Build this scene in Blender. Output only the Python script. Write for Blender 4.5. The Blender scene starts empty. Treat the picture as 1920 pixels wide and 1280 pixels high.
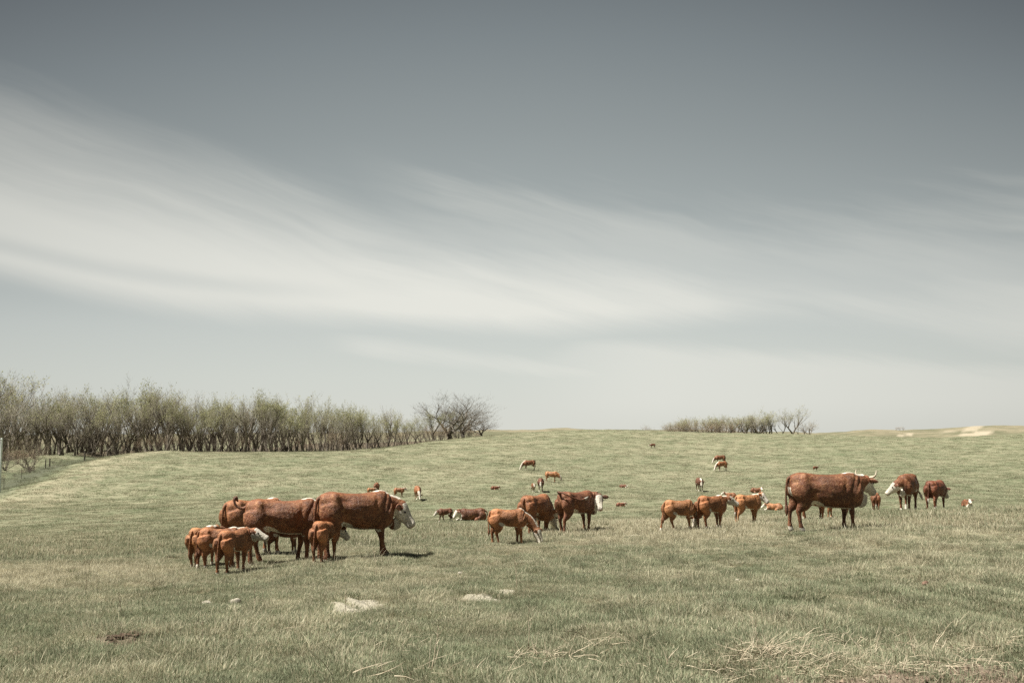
import bpy, bmesh, math, random
import numpy as np
from mathutils import Vector, Matrix

C = bpy.context.scene
COL = C.collection
R = math.radians

# ------------------------------------------------------------------ camera, sky, sun, exposure
FPX = 1867.0                       # focal length in photograph pixels (36 mm sensor = 1920)
PITCH = math.atan(168.0 / FPX)
EYE = 2.0
EXPO = 1.25
cam_d = bpy.data.cameras.new('camera')
cam_d.sensor_width = 36.0
cam_d.lens = 36.0 * FPX / 1920.0
cam_d.clip_start = 0.1
cam_d.clip_end = 9000.0
cam = bpy.data.objects.new('camera', cam_d)
cam.location = (0, 0, EYE)
cam.rotation_euler = (math.pi / 2 + PITCH, 0, 0)
COL.objects.link(cam)
C.camera = cam

C.view_settings.view_transform = 'Standard'
C.view_settings.look = 'None'
C.view_settings.exposure = EXPO
C.view_settings.gamma = 1.0
C.view_settings.use_curve_mapping = False
C.render.engine = 'CYCLES'
C.cycles.use_denoising = False
C.cycles.max_bounces = 5
C.cycles.diffuse_bounces = 3
C.cycles.transparent_max_bounces = 8
C.cycles.caustics_reflective = False
C.cycles.caustics_refractive = False
C.cycles.sample_clamp_indirect = 4.0

SUN_EL, SUN_AZ = 60.0, 258.0       # azimuth clockwise from +y: the sun stands to the left, a little behind the camera
SUN_DIR = Vector((math.sin(R(SUN_AZ)) * math.cos(R(SUN_EL)), math.cos(R(SUN_AZ)) * math.cos(R(SUN_EL)), math.sin(R(SUN_EL))))
sun_d = bpy.data.lights.new('sun', 'SUN')
sun_d.energy = 4.6
sun_d.angle = R(0.55)
sun_d.color = (1.0, 0.955, 0.87)
sun = bpy.data.objects.new('sun', sun_d)
sun.rotation_euler = SUN_DIR.to_track_quat('Z', 'Y').to_euler()
sun.location = (-60, -20, 80)
COL.objects.link(sun)


class NT:
    """small helper to wire shader / geometry nodes"""
    def __init__(s, tree):
        s.t = tree
        s.t.nodes.clear()

    def n(s, kind, **kw):
        nd = s.t.nodes.new(kind)
        for k, v in kw.items():
            setattr(nd, k, v)
        return nd

    def l(s, a, b):
        s.t.links.new(a, b)

    def put(s, sock, v):
        if isinstance(v, bpy.types.NodeSocket):
            s.l(v, sock)
        elif v is not None:
            sock.default_value = v

    def m(s, op, a, b=None, c=None, clamp=False):
        nd = s.n('ShaderNodeMath', operation=op, use_clamp=clamp)
        for i, v in enumerate((a, b, c)):
            s.put(nd.inputs[i], v)
        return nd.outputs[0]

    def step(s, x, lo, hi, a=0.0, b=1.0):
        nd = s.n('ShaderNodeMapRange', interpolation_type='SMOOTHSTEP')
        for i, v in enumerate((x, lo, hi, a, b)):
            s.put(nd.inputs[i], v)
        return nd.outputs[0]

    def mix(s, f, a, b, blend='MIX'):
        nd = s.n('ShaderNodeMix', data_type='RGBA', blend_type=blend)
        s.put(nd.inputs[0], f)
        s.put(nd.inputs[6], a)
        s.put(nd.inputs[7], b)
        return nd.outputs[2]

    def noise(s, vec, scale, detail=4, rough=0.55, dist=0.0):
        nd = s.n('ShaderNodeTexNoise')
        s.put(nd.inputs['Vector'], vec)
        nd.inputs['Scale'].default_value = scale
        nd.inputs['Detail'].default_value = detail
        nd.inputs['Roughness'].default_value = rough
        nd.inputs['Distortion'].default_value = dist
        return nd.outputs[0]

    def comb(s, x, y, z):
        nd = s.n('ShaderNodeCombineXYZ')
        for i, v in enumerate((x, y, z)):
            s.put(nd.inputs[i], v)
        return nd.outputs[0]

    def curve(s, x, pts):
        nd = s.n('ShaderNodeFloatCurve')
        c = nd.mapping.curves[0]
        while len(c.points) < len(pts):
            c.points.new(0.5, 0.5)
        for p, q in zip(c.points, pts):
            p.location = q
        nd.mapping.use_clip = False
        nd.mapping.update()
        s.put(nd.inputs['Value'], x)
        return nd.outputs[0]


def c4(r, g, b):
    return (r, g, b, 1.0)


def build_world():
    w = bpy.data.worlds.new('World')
    C.world = w
    w.use_nodes = True
    N = NT(w.node_tree)
    tc = N.n('ShaderNodeTexCoord')
    sep = N.n('ShaderNodeSeparateXYZ')
    N.l(tc.outputs['Generated'], sep.inputs[0])
    x, y, z = sep.outputs
    az = N.m('ARCTAN2', x, y)
    el = N.m('ARCSINE', z)
    U = N.m('MULTIPLY', az, FPX / 1000.0)             # 0.96 = right border of the photograph
    V = N.m('MULTIPLY', el, FPX / 1000.0)             # 0.0 = horizon, 0.8 = top border
    # clear sky by height; lens-like vignetting towards the sides is put into the colour
    U2 = N.m('MULTIPLY', N.m('MINIMUM', N.m('ABSOLUTE', U), 1.6), N.m('MINIMUM', N.m('ABSOLUTE', U), 1.6))
    Vs = N.m('ADD', V, N.m('MULTIPLY', N.m('MULTIPLY', U2, 0.19), N.step(V, 0.02, 0.7)))
    ramp = N.n('ShaderNodeValToRGB')
    e = ramp.color_ramp
    stops = [(-0.3, (.42, .43, .38)), (0.0, (.74, .745, .68)), (0.10, (.685, .715, .66)), (0.20, (.60, .64, .61)),
             (0.30, (.475, .52, .51)), (0.42, (.370, .412, .408)), (0.56, (.285, .322, .325)), (0.72, (.203, .236, .248)),
             (0.86, (.133, .156, .170)), (1.1, (.105, .118, .126)), (2.9, (.10, .115, .128))]
    while len(e.elements) < len(stops):
        e.elements.new(0.5)
    for k, (p, cc) in enumerate(stops):
        e.elements[k].position = (p + 0.3) / 3.3
        e.elements[k].color = c4(*cc)
    N.l(N.m('DIVIDE', N.m('ADD', Vs, 0.3), 3.3, clamp=True), ramp.inputs[0])
    base = ramp.outputs[0]
    # streaked coordinates for cirrus (streaks fall gently to the right)
    a = R(-16)
    S = N.m('ADD', N.m('MULTIPLY', U, math.cos(a)), N.m('MULTIPLY', V, math.sin(a)))
    T = N.m('ADD', N.m('MULTIPLY', U, -math.sin(a)), N.m('MULTIPLY', V, math.cos(a)))
    warp = N.noise(N.comb(U, V, 2.3), 2.2, 3, 0.5)
    T = N.m('ADD', T, N.m('MULTIPLY', N.m('SUBTRACT', warp, 0.5), 0.09))
    streak = N.noise(N.comb(N.m('MULTIPLY', S, 1.1), N.m('MULTIPLY', T, 9.0), 0.0), 1.0, 6, 0.55)
    fine = N.noise(N.comb(N.m('MULTIPLY', S, 2.2), N.m('MULTIPLY', T, 26.0), 4.0), 1.0, 5, 0.6)
    soft = N.noise(N.comb(N.m('MULTIPLY', S, 1.5), N.m('MULTIPLY', T, 3.0), 7.0), 1.0, 3, 0.5)
    t = N.m('DIVIDE', N.m('ADD', U, 1.5), 3.0, clamp=True)

    def tt(px):
        return ((px - 960) / 1000.0 + 1.5) / 3.0

    def vv(py):
        return (808 - py) / 1000.0
    up = N.curve(t, [(0, vv(150)), (tt(-200), vv(170)), (tt(0), vv(235)), (tt(300), vv(295)), (tt(560), vv(350)), (tt(760), vv(405)),
                     (tt(960), vv(430)), (tt(1200), vv(455)), (tt(1450), vv(490)), (tt(1700), vv(500)), (tt(1920), vv(500)), (1, vv(330))])
    lo = N.curve(t, [(0, vv(500)), (tt(0), vv(552)), (tt(300), vv(598)), (tt(700), vv(618)), (tt(1000), vv(625)), (tt(1250), vv(620)),
                     (tt(1450), vv(606)), (tt(1650), vv(636)), (tt(1920), vv(690)), (1, vv(690))])
    jit = N.m('ADD', N.m('MULTIPLY', N.m('SUBTRACT', streak, 0.5), 0.20), N.m('MULTIPLY', N.m('SUBTRACT', fine, 0.5), 0.07))
    d_up = N.m('ADD', N.m('SUBTRACT', up, V), jit)
    d_lo = N.m('ADD', N.m('SUBTRACT', V, lo), N.m('MULTIPLY', jit, 0.22))
    band = N.m('MULTIPLY', N.step(d_up, -0.06, 0.20), N.step(d_lo, -0.018, 0.05))
    fib = N.noise(N.comb(N.m('MULTIPLY', S, 2.6), N.m('MULTIPLY', T, 55.0), 9.0), 1.0, 4, 0.6)
    inner = N.m('ADD', 0.54, N.m('MULTIPLY', soft, 0.55))
    inner = N.m('ADD', inner, N.m('MULTIPLY', N.m('SUBTRACT', streak, 0.5), 0.50))
    inner = N.m('ADD', inner, N.m('MULTIPLY', N.m('SUBTRACT', fib, 0.5), 0.15), clamp=True)
    dens = N.curve(t, [(0, .55), (tt(0), .80), (tt(500), .95), (tt(850), 1.15), (tt(1100), 1.15), (tt(1300), 1.02), (tt(1480), .84), (tt(1650), .90), (tt(1920), .86), (1, .55)])
    band = N.m('MULTIPLY', N.m('MULTIPLY', band, N.m('ADD', inner, 0.2, clamp=True)), dens)
    # darker streak just above the lower edge, left part
    gap = N.m('MULTIPLY', N.step(N.m('ABSOLUTE', N.m('SUBTRACT', N.m('SUBTRACT', d_lo, 0.062), N.m('MULTIPLY', N.m('SUBTRACT', streak, 0.5), 0.05))), 0.026, 0.0), N.step(U, -0.15, -0.6))
    band = N.m('MULTIPLY', band, N.m('SUBTRACT', 1.0, N.m('MULTIPLY', gap, 0.30)))
    # thin veil above the right half of the band
    veil = N.m('MULTIPLY', N.step(N.m('ADD', d_up, N.m('MULTIPLY', N.m('SUBTRACT', fine, 0.5), 0.10)), -0.12, 0.02), N.step(U, -0.35, -0.10))
    veil = N.m('MULTIPLY', N.m('MULTIPLY', veil, N.step(d_lo, -0.01, 0.05)), N.m('ADD', 0.05, N.m('MULTIPLY', streak, 0.55)))
    # low wisps near the horizon
    w_c = N.curve(t, [(0, vv(640)), (tt(300), vv(625)), (tt(590), vv(640)), (tt(800), vv(668)), (tt(1000), vv(690)), (tt(1300), vv(705)), (1, vv(720))])
    w_d = N.m('ABSOLUTE', N.m('SUBTRACT', N.m('ADD', V, N.m('MULTIPLY', jit, 0.25)), w_c))
    wisp = N.m('MULTIPLY', N.step(w_d, 0.026, 0.0), N.step(U, -0.37, -0.24))
    wisp = N.m('MULTIPLY', wisp, N.m('ADD', 0.12, N.m('MULTIPLY', fine, 0.65)))
    l_c = N.curve(t, [(0, vv(700)), (tt(900), vv(690)), (tt(1150), vv(632)), (tt(1350), vv(648)), (tt(1600), vv(668)), (tt(1920), vv(700)), (1, vv(700))])
    lowc = N.m('MULTIPLY', N.step(N.m('SUBTRACT', N.m('ADD', l_c, N.m('MULTIPLY', jit, 0.35)), V), -0.008, 0.03), N.step(U, -0.05, 0.30))
    lowc = N.m('MULTIPLY', lowc, 0.62)
    cl = N.m('MAXIMUM', N.m('MAXIMUM', N.m('MAXIMUM', band, veil), wisp), lowc, clamp=True)
    cl = N.m('MULTIPLY', N.m('MINIMUM', cl, 1.0), N.step(V, -0.02, 0.06))
    cloud_col = N.mix(N.step(V, 0.28, 0.72), c4(.83, .83, .76), c4(.56, .565, .525))
    colr = N.mix(cl, base, cloud_col)
    colr = N.mix(1.0, colr, N.comb(*[N.m('SUBTRACT', 1.02, N.m('MULTIPLY', U2, 0.15))] * 3), 'MULTIPLY')  # side vignetting multiplied into the colour of sky and clouds
    # the real sky model tints everything a little, its sun at the lamp's place
    sky = N.n('ShaderNodeTexSky', sky_type='NISHITA')
    sky.sun_disc = False
    sky.sun_elevation = R(SUN_EL)
    sky.sun_rotation = R(SUN_AZ)
    sky.air_density = 0.8
    sky.dust_density = 2.0
    hs = N.n('ShaderNodeHueSaturation')
    hs.inputs['Saturation'].default_value = 0.2
    hs.inputs['Value'].default_value = 0.08
    N.l(sky.outputs[0], hs.inputs['Color'])
    colr = N.mix(0.12, colr, hs.outputs[0])
    bg = N.n('ShaderNodeBackground')
    N.l(colr, bg.inputs[0])
    bg.inputs[1].default_value = 1.0 / (2 ** EXPO)
    out = N.n('ShaderNodeOutputWorld')
    N.l(bg.outputs[0], out.inputs[0])


build_world()

# ------------------------------------------------------------------ small helpers
def tag(o, label=None, cat=None, group=None, kind=None):
    if label: o['label'] = label
    if cat: o['category'] = cat
    if group: o['group'] = group
    if kind: o['kind'] = kind
    return o


def mesh_np(name, verts, faces, mat=None, smooth=False, parent=None, link=True):
    """verts (n,3) array, faces = (m,k) array or list of tuples"""
    me = bpy.data.meshes.new(name)
    if isinstance(faces, np.ndarray):
        v = np.asarray(verts, np.float32)
        m, k = faces.shape
        me.vertices.add(len(v)); me.vertices.foreach_set('co', v.ravel())
        me.loops.add(m * k); me.loops.foreach_set('vertex_index', faces.astype(np.int32).ravel())
        me.polygons.add(m)
        me.polygons.foreach_set('loop_start', np.arange(0, m * k, k, dtype=np.int32))
        me.update(calc_edges=True)
    else:
        me.from_pydata([tuple(p) for p in verts], [], faces)
        me.update()
    if smooth:
        me.polygons.foreach_set('use_smooth', np.ones(len(me.polygons), bool))
    if mat: me.materials.append(mat)
    if not link:
        return me
    o = bpy.data.objects.new(name, me)
    COL.objects.link(o)
    if parent: o.parent = parent
    return o


def empty(name, loc=(0, 0, 0), rz=0.0):
    o = bpy.data.objects.new(name, None)
    o.empty_display_size = 0.3
    o.location = loc
    o.rotation_euler = (0, 0, rz)
    COL.objects.link(o)
    return o


def fattr(me, name, vals):
    a = me.attributes.new(name, 'FLOAT', 'POINT')
    a.data.foreach_set('value', np.asarray(vals, np.float32))


_rs = np.random.RandomState(5)
_W = [(_rs.uniform(0, 2 * np.pi), _rs.uniform(0, 2 * np.pi), _rs.uniform(0.6, 1.6)) for _ in range(60)]


def wav(x, y, scale, seed=0, n=8):
    """smooth pseudo noise about -1..1, wavelength about scale"""
    s = 0
    for k in range(n):
        a, p, f = _W[(seed * 7 + k) % 60]
        s = s + np.sin((x * math.cos(a) + y * math.sin(a)) * f * 2 * np.pi / scale + p + seed)
    return s / math.sqrt(n) / 1.2


# ------------------------------------------------------------------ terrain: heights from the lie of the land
SP, CP = math.sin(PITCH), math.cos(PITCH)


def slope_of_row(py):
    v = (640 - np.asarray(py, float)) / FPX
    return (SP + v * CP) / (CP - v * SP)


def q_of(px, py=900):
    u = (px - 960) / FPX
    v = (640 - py) / FPX
    return u / (CP - v * SP)


def to_px(x, y, z):
    zc = z - EYE
    d = y * CP + zc * SP
    return 960 + FPX * x / d, 640 - FPX * (zc * CP - y * SP) / d


NY = np.array([0, 6, 8, 12, 16, 21, 25, 30, 36, 45, 60, 85, 110.0])
NPX = np.array([0, 320, 640, 960, 1280, 1600, 1920.0])
NZ = np.array([
    [-2.0, -2.0, -2.05, -2.22, -2.45, -2.75, -3.0, -3.4, -3.9, -4.6, -5.6, -7.0, -7.6],
    [-2.0, -2.0, -2.05, -2.22, -2.42, -2.72, -3.0, -3.4, -3.85, -4.5, -5.4, -6.8, -7.4],
    [-2.0, -2.0, -2.03, -2.20, -2.37, -2.57, -2.8, -3.15, -3.6, -4.3, -5.35, -6.7, -7.2],
    [-2.0, -2.0, -2.02, -2.18, -2.33, -2.52, -2.7, -2.98, -3.4, -4.15, -5.25, -6.55, -7.0],
    [-1.98, -1.98, -2.0, -2.12, -2.25, -2.40, -2.55, -2.8, -3.2, -3.9, -5.0, -6.3, -6.8],
    [-1.95, -1.95, -1.97, -2.07, -2.15, -2.25, -2.38, -2.6, -2.95, -3.6, -4.8, -6.1, -6.6],
    [-1.9, -1.9, -1.93, -1.98, -2.03, -2.10, -2.18, -2.35, -2.75, -3.4, -4.6, -6.0, -6.5]])
CPX = np.array([-300, 0, 100, 200, 320, 480, 640, 720, 800, 880, 960, 1050, 1150, 1280, 1400, 1560, 1720, 1820, 1920, 2200.0])
CROW = np.array([876, 870, 857, 851, 848, 848.5, 846, 840, 829, 819, 811.5, 807, 804.5, 809, 812, 815, 820, 818, 812, 806.0])
CY = np.array([165, 165, 168, 172, 175, 180, 190, 204, 222, 242, 260, 280, 290, 300, 300, 290, 280, 280, 280, 280.0])
# far rise on the right (dry hills with a sand blowout) and faint land behind the crest, at about 640 m
FPXX = np.array([-400, 300, 800, 930, 1000, 1300, 1540, 1600, 1640, 1700, 1760, 1800, 1835, 1920, 2300.0])
FROW = np.array([816, 815, 810, 806.3, 806, 807, 813, 807, 806, 806, 808, 802.5, 799, 799, 797.0])

LY = np.log(np.concatenate([np.linspace(0.5, 6, 12)[:-1], np.exp(np.linspace(math.log(6), math.log(4000), 520))]))
QX = np.linspace(-1.0, 1.0, 401)


def build_table():
    PXs = 960 + QX * FPX * 1.008
    Yg = np.exp(LY)
    Z = np.zeros((len(QX), len(LY)))
    for i, px in enumerate(PXs):
        nz = np.array([np.interp(px, NPX, NZ[:, k]) for k in range(len(NY))])
        cy, cr = np.interp(px, CPX, CY), np.interp(px, CPX, CROW)
        row110 = 0
        z110 = nz[-1]
        s110 = z110 / 110.0
        sc = slope_of_row(cr)
        zc = sc * cy
        fr = np.interp(px, FPXX, FROW)
        zf = slope_of_row(fr) * 640.0
        for j, Yv in enumerate(Yg):
            if Yv <= 110:
                z = np.interp(Yv, NY, nz)
            elif Yv <= cy:
                s = (Yv - 110) / (cy - 110)
                g = 1 - (1 - s) ** 2.2
                z = Yv * (s110 + (sc - s110) * g)
            elif Yv <= 640:
                s = (Yv - cy) / (640 - cy)
                dip = -6.5 if px > 900 else -2.5
                z = zc * (1 - s) + zf * s + dip * math.sin(math.pi * min(1, s * 1.15)) * (1 if s < .87 else max(0, (1 - s) / .13) * .4)
            else:
                z = zf - (Yv - 640) * 0.012 if Yv < 1500 else zf - 10.3
            Z[i, j] = z
    # smooth a little
    def blur(A, k, axis):
        ker = np.hanning(2 * k + 3)[1:-1]; ker /= ker.sum()
        P = np.pad(A, [(k, k) if ax == axis else (0, 0) for ax in (0, 1)], mode='edge')
        return np.apply_along_axis(lambda v: np.convolve(v, ker, 'valid'), axis, P)
    Z = blur(Z, 5, 0)
    Z = blur(Z, 4, 1)
    return Z


ZT = build_table()
_ly0 = LY


def ground_smooth(x, y):
    x = np.asarray(x, float); y = np.asarray(y, float)
    r = np.hypot(x, y)
    az = np.arctan2(x, y)
    azc = np.clip(az, -R(42), R(42))
    q = np.tan(azc)
    Yv = np.clip(r * np.cos(azc), 0.51, 3900)
    fi = np.clip((q + 1) / 2 * (len(QX) - 1), 0, len(QX) - 1.001)
    j = np.interp(np.log(Yv), LY, np.arange(len(LY)))
    j = np.clip(j, 0, len(LY) - 1.001)
    i0 = fi.astype(int); j0 = j.astype(int)
    a = fi - i0; b = j - j0
    z = (ZT[i0, j0] * (1 - a) * (1 - b) + ZT[i0 + 1, j0] * a * (1 - b) + ZT[i0, j0 + 1] * (1 - a) * b + ZT[i0 + 1, j0 + 1] * a * b)
    # behind and beside the camera the two ends meet
    w = np.clip((np.abs(az) - R(60)) / R(80), 0, 1)
    zm = -2.0 - 3.5 * np.clip((Yv - 15) / 120, 0, 1)
    return z * (1 - w) + zm * w


# dip of the wet swale along the left edge of the pasture: (px, Y)
SW = np.array([(-250, 88), (-120, 106), (0, 124), (60, 137), (110, 150), (170, 166), (230, 182.0)])
SWX = np.array([q_of(p) * Y for p, Y in SW]); SWY = SW[:, 1]


def swale_d(x, y):
    """signed distance across the swale line (positive = the far, left side)"""
    best = np.full(np.shape(x), 1e9); sg = np.zeros(np.shape(x))
    for k in range(len(SWX) - 1):
        ax, ay, bx, by = SWX[k], SWY[k], SWX[k + 1], SWY[k + 1]
        dx, dy = bx - ax, by - ay
        L2 = dx * dx + dy * dy
        t = np.clip(((x - ax) * dx + (y - ay) * dy) / L2, 0, 1)
        d = np.hypot(x - ax - t * dx, y - ay - t * dy)
        s = np.sign(dx * (y - ay) - dy * (x - ax))
        m = d < best
        best = np.where(m, d, best); sg = np.where(m, s, sg)
    return best * sg


def ground(x, y):
    x = np.asarray(x, float); y = np.asarray(y, float)
    z = ground_smooth(x, y) + EYE
    r = np.hypot(x, y)
    z = z + 0.025 * wav(x, y, 1.1, 1) * np.clip(r / 8, 0.3, 1) + 0.035 * wav(x, y, 3.3, 2) * np.clip((40 - r) / 10, 0.5, 1)
    z = z + 0.10 * wav(x, y, 11, 3) * np.clip((r - 25) / 30, 0, 1)
    z = z + 0.32 * wav(x, y, 34, 4) * np.clip((r - 70) / 60, 0, 1) * np.clip((165 - r) / 40, 0.12, 1)
    z = z + 0.9 * wav(x, y, 60, 5) * np.clip((r - 480) / 120, 0, 1)
    d = swale_d(x, y)
    z = z - 0.75 * np.exp(-(d / 4.5) ** 2) + 0.25 * np.exp(-((d + 9) / 3.0) ** 2) + 0.45 * np.exp(-((d - 10) / 4.0) ** 2)
    return z


def gz(x, y):
    return float(ground(np.array([x]), np.array([y]))[0])


def at(px, Y, py=900):
    x = q_of(px, py) * Y
    return x, Y


def bare_masks(x, y):
    """sandy patches, bare soil and straw litter of the pasture; 0..1 each"""
    def ell(px, Y, rx, ry, rot=0.0, soft=0.35, seed=11):
        cx, cy = at(px, Y)
        dx, dy = x - cx, y - cy
        c, s = math.cos(rot), math.sin(rot)
        u, v = (dx * c + dy * s) / rx, (-dx * s + dy * c) / ry
        d = np.hypot(u, v) + 0.22 * wav(x, y, 0.55, seed) + 0.12 * wav(x, y, 0.17, seed + 1)
        return np.clip((1.0 - d) / soft, 0, 1)
    sand = np.maximum.reduce([ell(682, 12.9, 0.50, 0.62), ell(645, 12.4, 0.24, 0.28), ell(905, 13.7, 0.34, 0.30, 0.5), ell(945, 14.3, 0.26, 0.30, 0.5),
                              ell(985, 14.0, 0.16, 0.26) * .3, ell(895, 9.9, 0.28, 0.16) * .6, ell(1195, 24.5, 0.7, 0.35) * .8, ell(1150, 23.6, .4, .3) * .7,
                              ell(1735, 17.6, .5, .35) * .45])
    soil = np.maximum.reduce([ell(1640, 7.9, 1.5, 0.55, 0.1), ell(1860, 8.1, 1.4, 0.75, 0.15), ell(1560, 7.5, 1.7, 0.5), ell(1750, 7.2, 2.6, 1.0), ell(240, 10.35, 0.42, 0.40, .7) * .9,
                              ell(195, 10.05, .20, .15) * .7, ell(520, 11.2, 1.0, .5) * .55, ell(700, 11.6, .8, .35) * .6, ell(610, 11.0, 1.1, .3) * .5, ell(1000, 10.6, .5, .25) * .5, ell(1290, 13, .8, .4) * .35, ell(130, 12.5, .6, .4) * .4, ell(880, 12.2, .5, .4) * .35, ell(30, 9.6, .5, .35) * .5, ell(380, 10.9, .7, .3) * .35,
                              ell(1350, 8.4, .5, .25) * .4])
    return sand, soil


def dryness(x, y):
    """0 = green sward, 1 = straw"""
    r = np.hypot(x, y)
    px, py = to_px(x, np.maximum(y, 1.0), ground_smooth(x, np.maximum(y, 1.0)) + EYE)
    d = 0.40 + 0.17 * wav(x, y, 2.2, 21) + 0.12 * wav(x, y, 7.5, 22) + 0.10 * wav(x, y, 30, 23) * np.clip((r - 20) / 60, 0.3, 1)
    def band(pxa, pxb, Ya, Yb, amp, sx=120, sy=2.5):
        return amp * np.clip((px - pxa) / sx, 0, 1) * np.clip((pxb - px) / sx, 0, 1) * np.clip((y - Ya) / sy, 0, 1) * np.clip((Yb - y) / sy, 0, 1)
    d = d + band(-400, 420, 14.0, 22, .42) + band(380, 900, 15.5, 23, .12) + band(1020, 1520, 21, 40, .62) + band(880, 1120, 16, 26, .18)
    d = d + band(1500, 2300, 17, 34, .16) - band(900, 2300, 7, 15, .12) - band(-300, 700, 10.5, 15, .12)
    d = d + 0.05 * np.clip((r - 60) / 60, 0, 1) + 0.04 * np.clip((r - 130) / 60, 0, 1) - 0.10 * np.clip((px - 1300) / 400, 0, 1) * (r > 30)
    sd = swale_d(x, y)
    d = d + 0.6 * np.exp(-((sd + 9) / 3.2) ** 2) * (0.6 + 0.5 * wav(x, y, 5, 24)) - 0.6 * np.exp(-(sd / 4.0) ** 2)
    d = d + 0.35 * np.clip((r - 420) / 100, 0, 1)
    return np.clip(d, 0.02, 1.0)


# ------------------------------------------------------------------ materials
def new_mat(name):
    m = bpy.data.materials.new(name)
    m.use_nodes = True
    return m, NT(m.node_tree)


def finish(N, col, rough=0.9, bump=None, bump_d=0.02, bump_s=0.5, spec=0.15, transl=None):
    b = N.n('ShaderNodeBsdfPrincipled')
    N.put(b.inputs['Base Color'], col)
    N.put(b.inputs['Roughness'], rough)
    b.inputs['Specular IOR Level'].default_value = spec
    if bump is not None:
        bp = N.n('ShaderNodeBump')
        bp.inputs['Strength'].default_value = bump_s
        bp.inputs['Distance'].default_value = bump_d
        N.l(bump, bp.inputs['Height'])
        N.l(bp.outputs[0], b.inputs['Normal'])
    o = N.n('ShaderNodeOutputMaterial')
    if transl:
        tr = N.n('ShaderNodeBsdfTranslucent')
        N.put(tr.inputs[0], col)
        mx = N.n('ShaderNodeMixShader')
        mx.inputs[0].default_value = transl
        N.l(b.outputs[0], mx.inputs[1]); N.l(tr.outputs[0], mx.inputs[2])
        N.l(mx.outputs[0], o.inputs[0])
    else:
        N.l(b.outputs[0], o.inputs[0])


GREEN_A, GREEN_B = c4(.160, .190, .108), c4(.34, .36, .235)
STRAW_A, STRAW_B = c4(.46, .42, .29), c4(.68, .64, .49)


def mat_ground():
    m, N = new_mat('pasture_ground')
    geo = N.n('ShaderNodeNewGeometry').outputs['Position']
    def at_(nm):
        a = N.n('ShaderNodeAttribute'); a.attribute_name = nm
        return a.outputs['Fac']
    dry, sand, soil, far = at_('dry'), at_('sand'), at_('soil'), at_('far')
    n1 = N.noise(geo, 6.0, 6, 0.65)
    n2 = N.noise(geo, 0.55, 5, 0.65)
    n3 = N.noise(geo, 0.11, 4, 0.6)
    n4 = N.noise(geo, 1.7, 6, 0.75)
    # far sward: clumps a few decimetres wide read as mottling
    g = N.mix(n2, c4(.105, .122, .070), c4(.165, .183, .112))
    s = N.mix(n1, c4(.225, .208, .138), c4(.315, .295, .205))
    f = N.m('ADD', dry, N.m('MULTIPLY', N.m('SUBTRACT', n4, 0.5), 2.2))
    f = N.m('ADD', f, N.m('MULTIPLY', N.m('SUBTRACT', n3, 0.5), 0.9), clamp=True)
    col = N.mix(f, g, s)
    dk = N.step(N.m('ADD', n4, N.m('MULTIPLY', N.m('SUBTRACT', n2, 0.5), 0.5)), 0.47, 0.36)
    col = N.mix(N.m('MULTIPLY', dk, N.m('MULTIPLY', far, 0.8)), col, c4(.075, .085, .040))
    # near the camera the soil and thatch between blades
    near = N.mix(n1, c4(.085, .075, .045), c4(.27, .235, .155))
    col = N.mix(far, near, col)
    soilc = N.mix(N.noise(geo, 14, 6, 0.7), c4(.06, .046, .036), c4(.26, .205, .15))
    col = N.mix(soil, col, soilc)
    sandc = N.mix(N.noise(geo, 22, 6, 0.7), c4(.22, .20, .15), c4(.44, .41, .325))
    col = N.mix(sand, col, sandc)
    trk = at_('wet')
    col = N.mix(trk, col, N.mix(n4, c4(.065, .072, .048), c4(.12, .125, .088)))
    col = N.mix(at_('litter'), col, N.mix(n4, c4(.075, .06, .042), c4(.17, .14, .10)))
    hill = at_('hill')
    hc = N.mix(N.step(N.noise(geo, 0.035, 5, 0.7), .38, .62), c4(.12, .12, .075), c4(.215, .19, .13))
    col = N.mix(hill, col, hc)
    blow = at_('blow')
    col = N.mix(blow, col, N.mix(N.noise(geo, 0.1, 4, 0.6), c4(.29, .245, .175), c4(.39, .345, .265)))
    finish(N, col, 0.95, N.m('ADD', N.m('MULTIPLY', n1, .5), N.m('MULTIPLY', n4, 1.2)), 0.22, 0.8, 0.05)
    return m


def mat_grass():
    m, N = new_mat('grass_blades')
    a = N.n('ShaderNodeAttribute'); a.attribute_name = 'dry'; a.attribute_type = 'INSTANCER'
    b = N.n('ShaderNodeAttribute'); b.attribute_name = 'tone'
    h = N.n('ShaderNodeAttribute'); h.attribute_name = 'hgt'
    geo = N.n('ShaderNodeNewGeometry').outputs['Position']
    rnd = N.n('ShaderNodeObjectInfo').outputs['Random']
    tone = b.outputs['Fac']
    g = N.mix(tone, GREEN_A, GREEN_B)
    g = N.mix(N.noise(geo, 0.9, 3), g, c4(.25, .28, .18))
    s = N.mix(tone, STRAW_A, STRAW_B)
    f = N.m('SUBTRACT', N.m('ADD', a.outputs['Fac'], N.m('MULTIPLY', N.m('SUBTRACT', rnd, .5), .25)), tone)
    f = N.step(f, -0.12, 0.12)
    col = N.mix(f, g, s)
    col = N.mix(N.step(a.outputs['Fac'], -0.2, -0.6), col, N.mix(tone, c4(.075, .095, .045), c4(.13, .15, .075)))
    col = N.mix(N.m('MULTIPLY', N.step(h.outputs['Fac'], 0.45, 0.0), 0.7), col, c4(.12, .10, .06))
    col = N.mix(1.0, col, N.comb(*[N.m('ADD', 0.56, N.m('MULTIPLY', N.noise(geo, 2.2, 5, .75), 0.86))] * 3), 'MULTIPLY')
    finish(N, col, 0.75, spec=0.12, transl=0.36)
    return m


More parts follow.
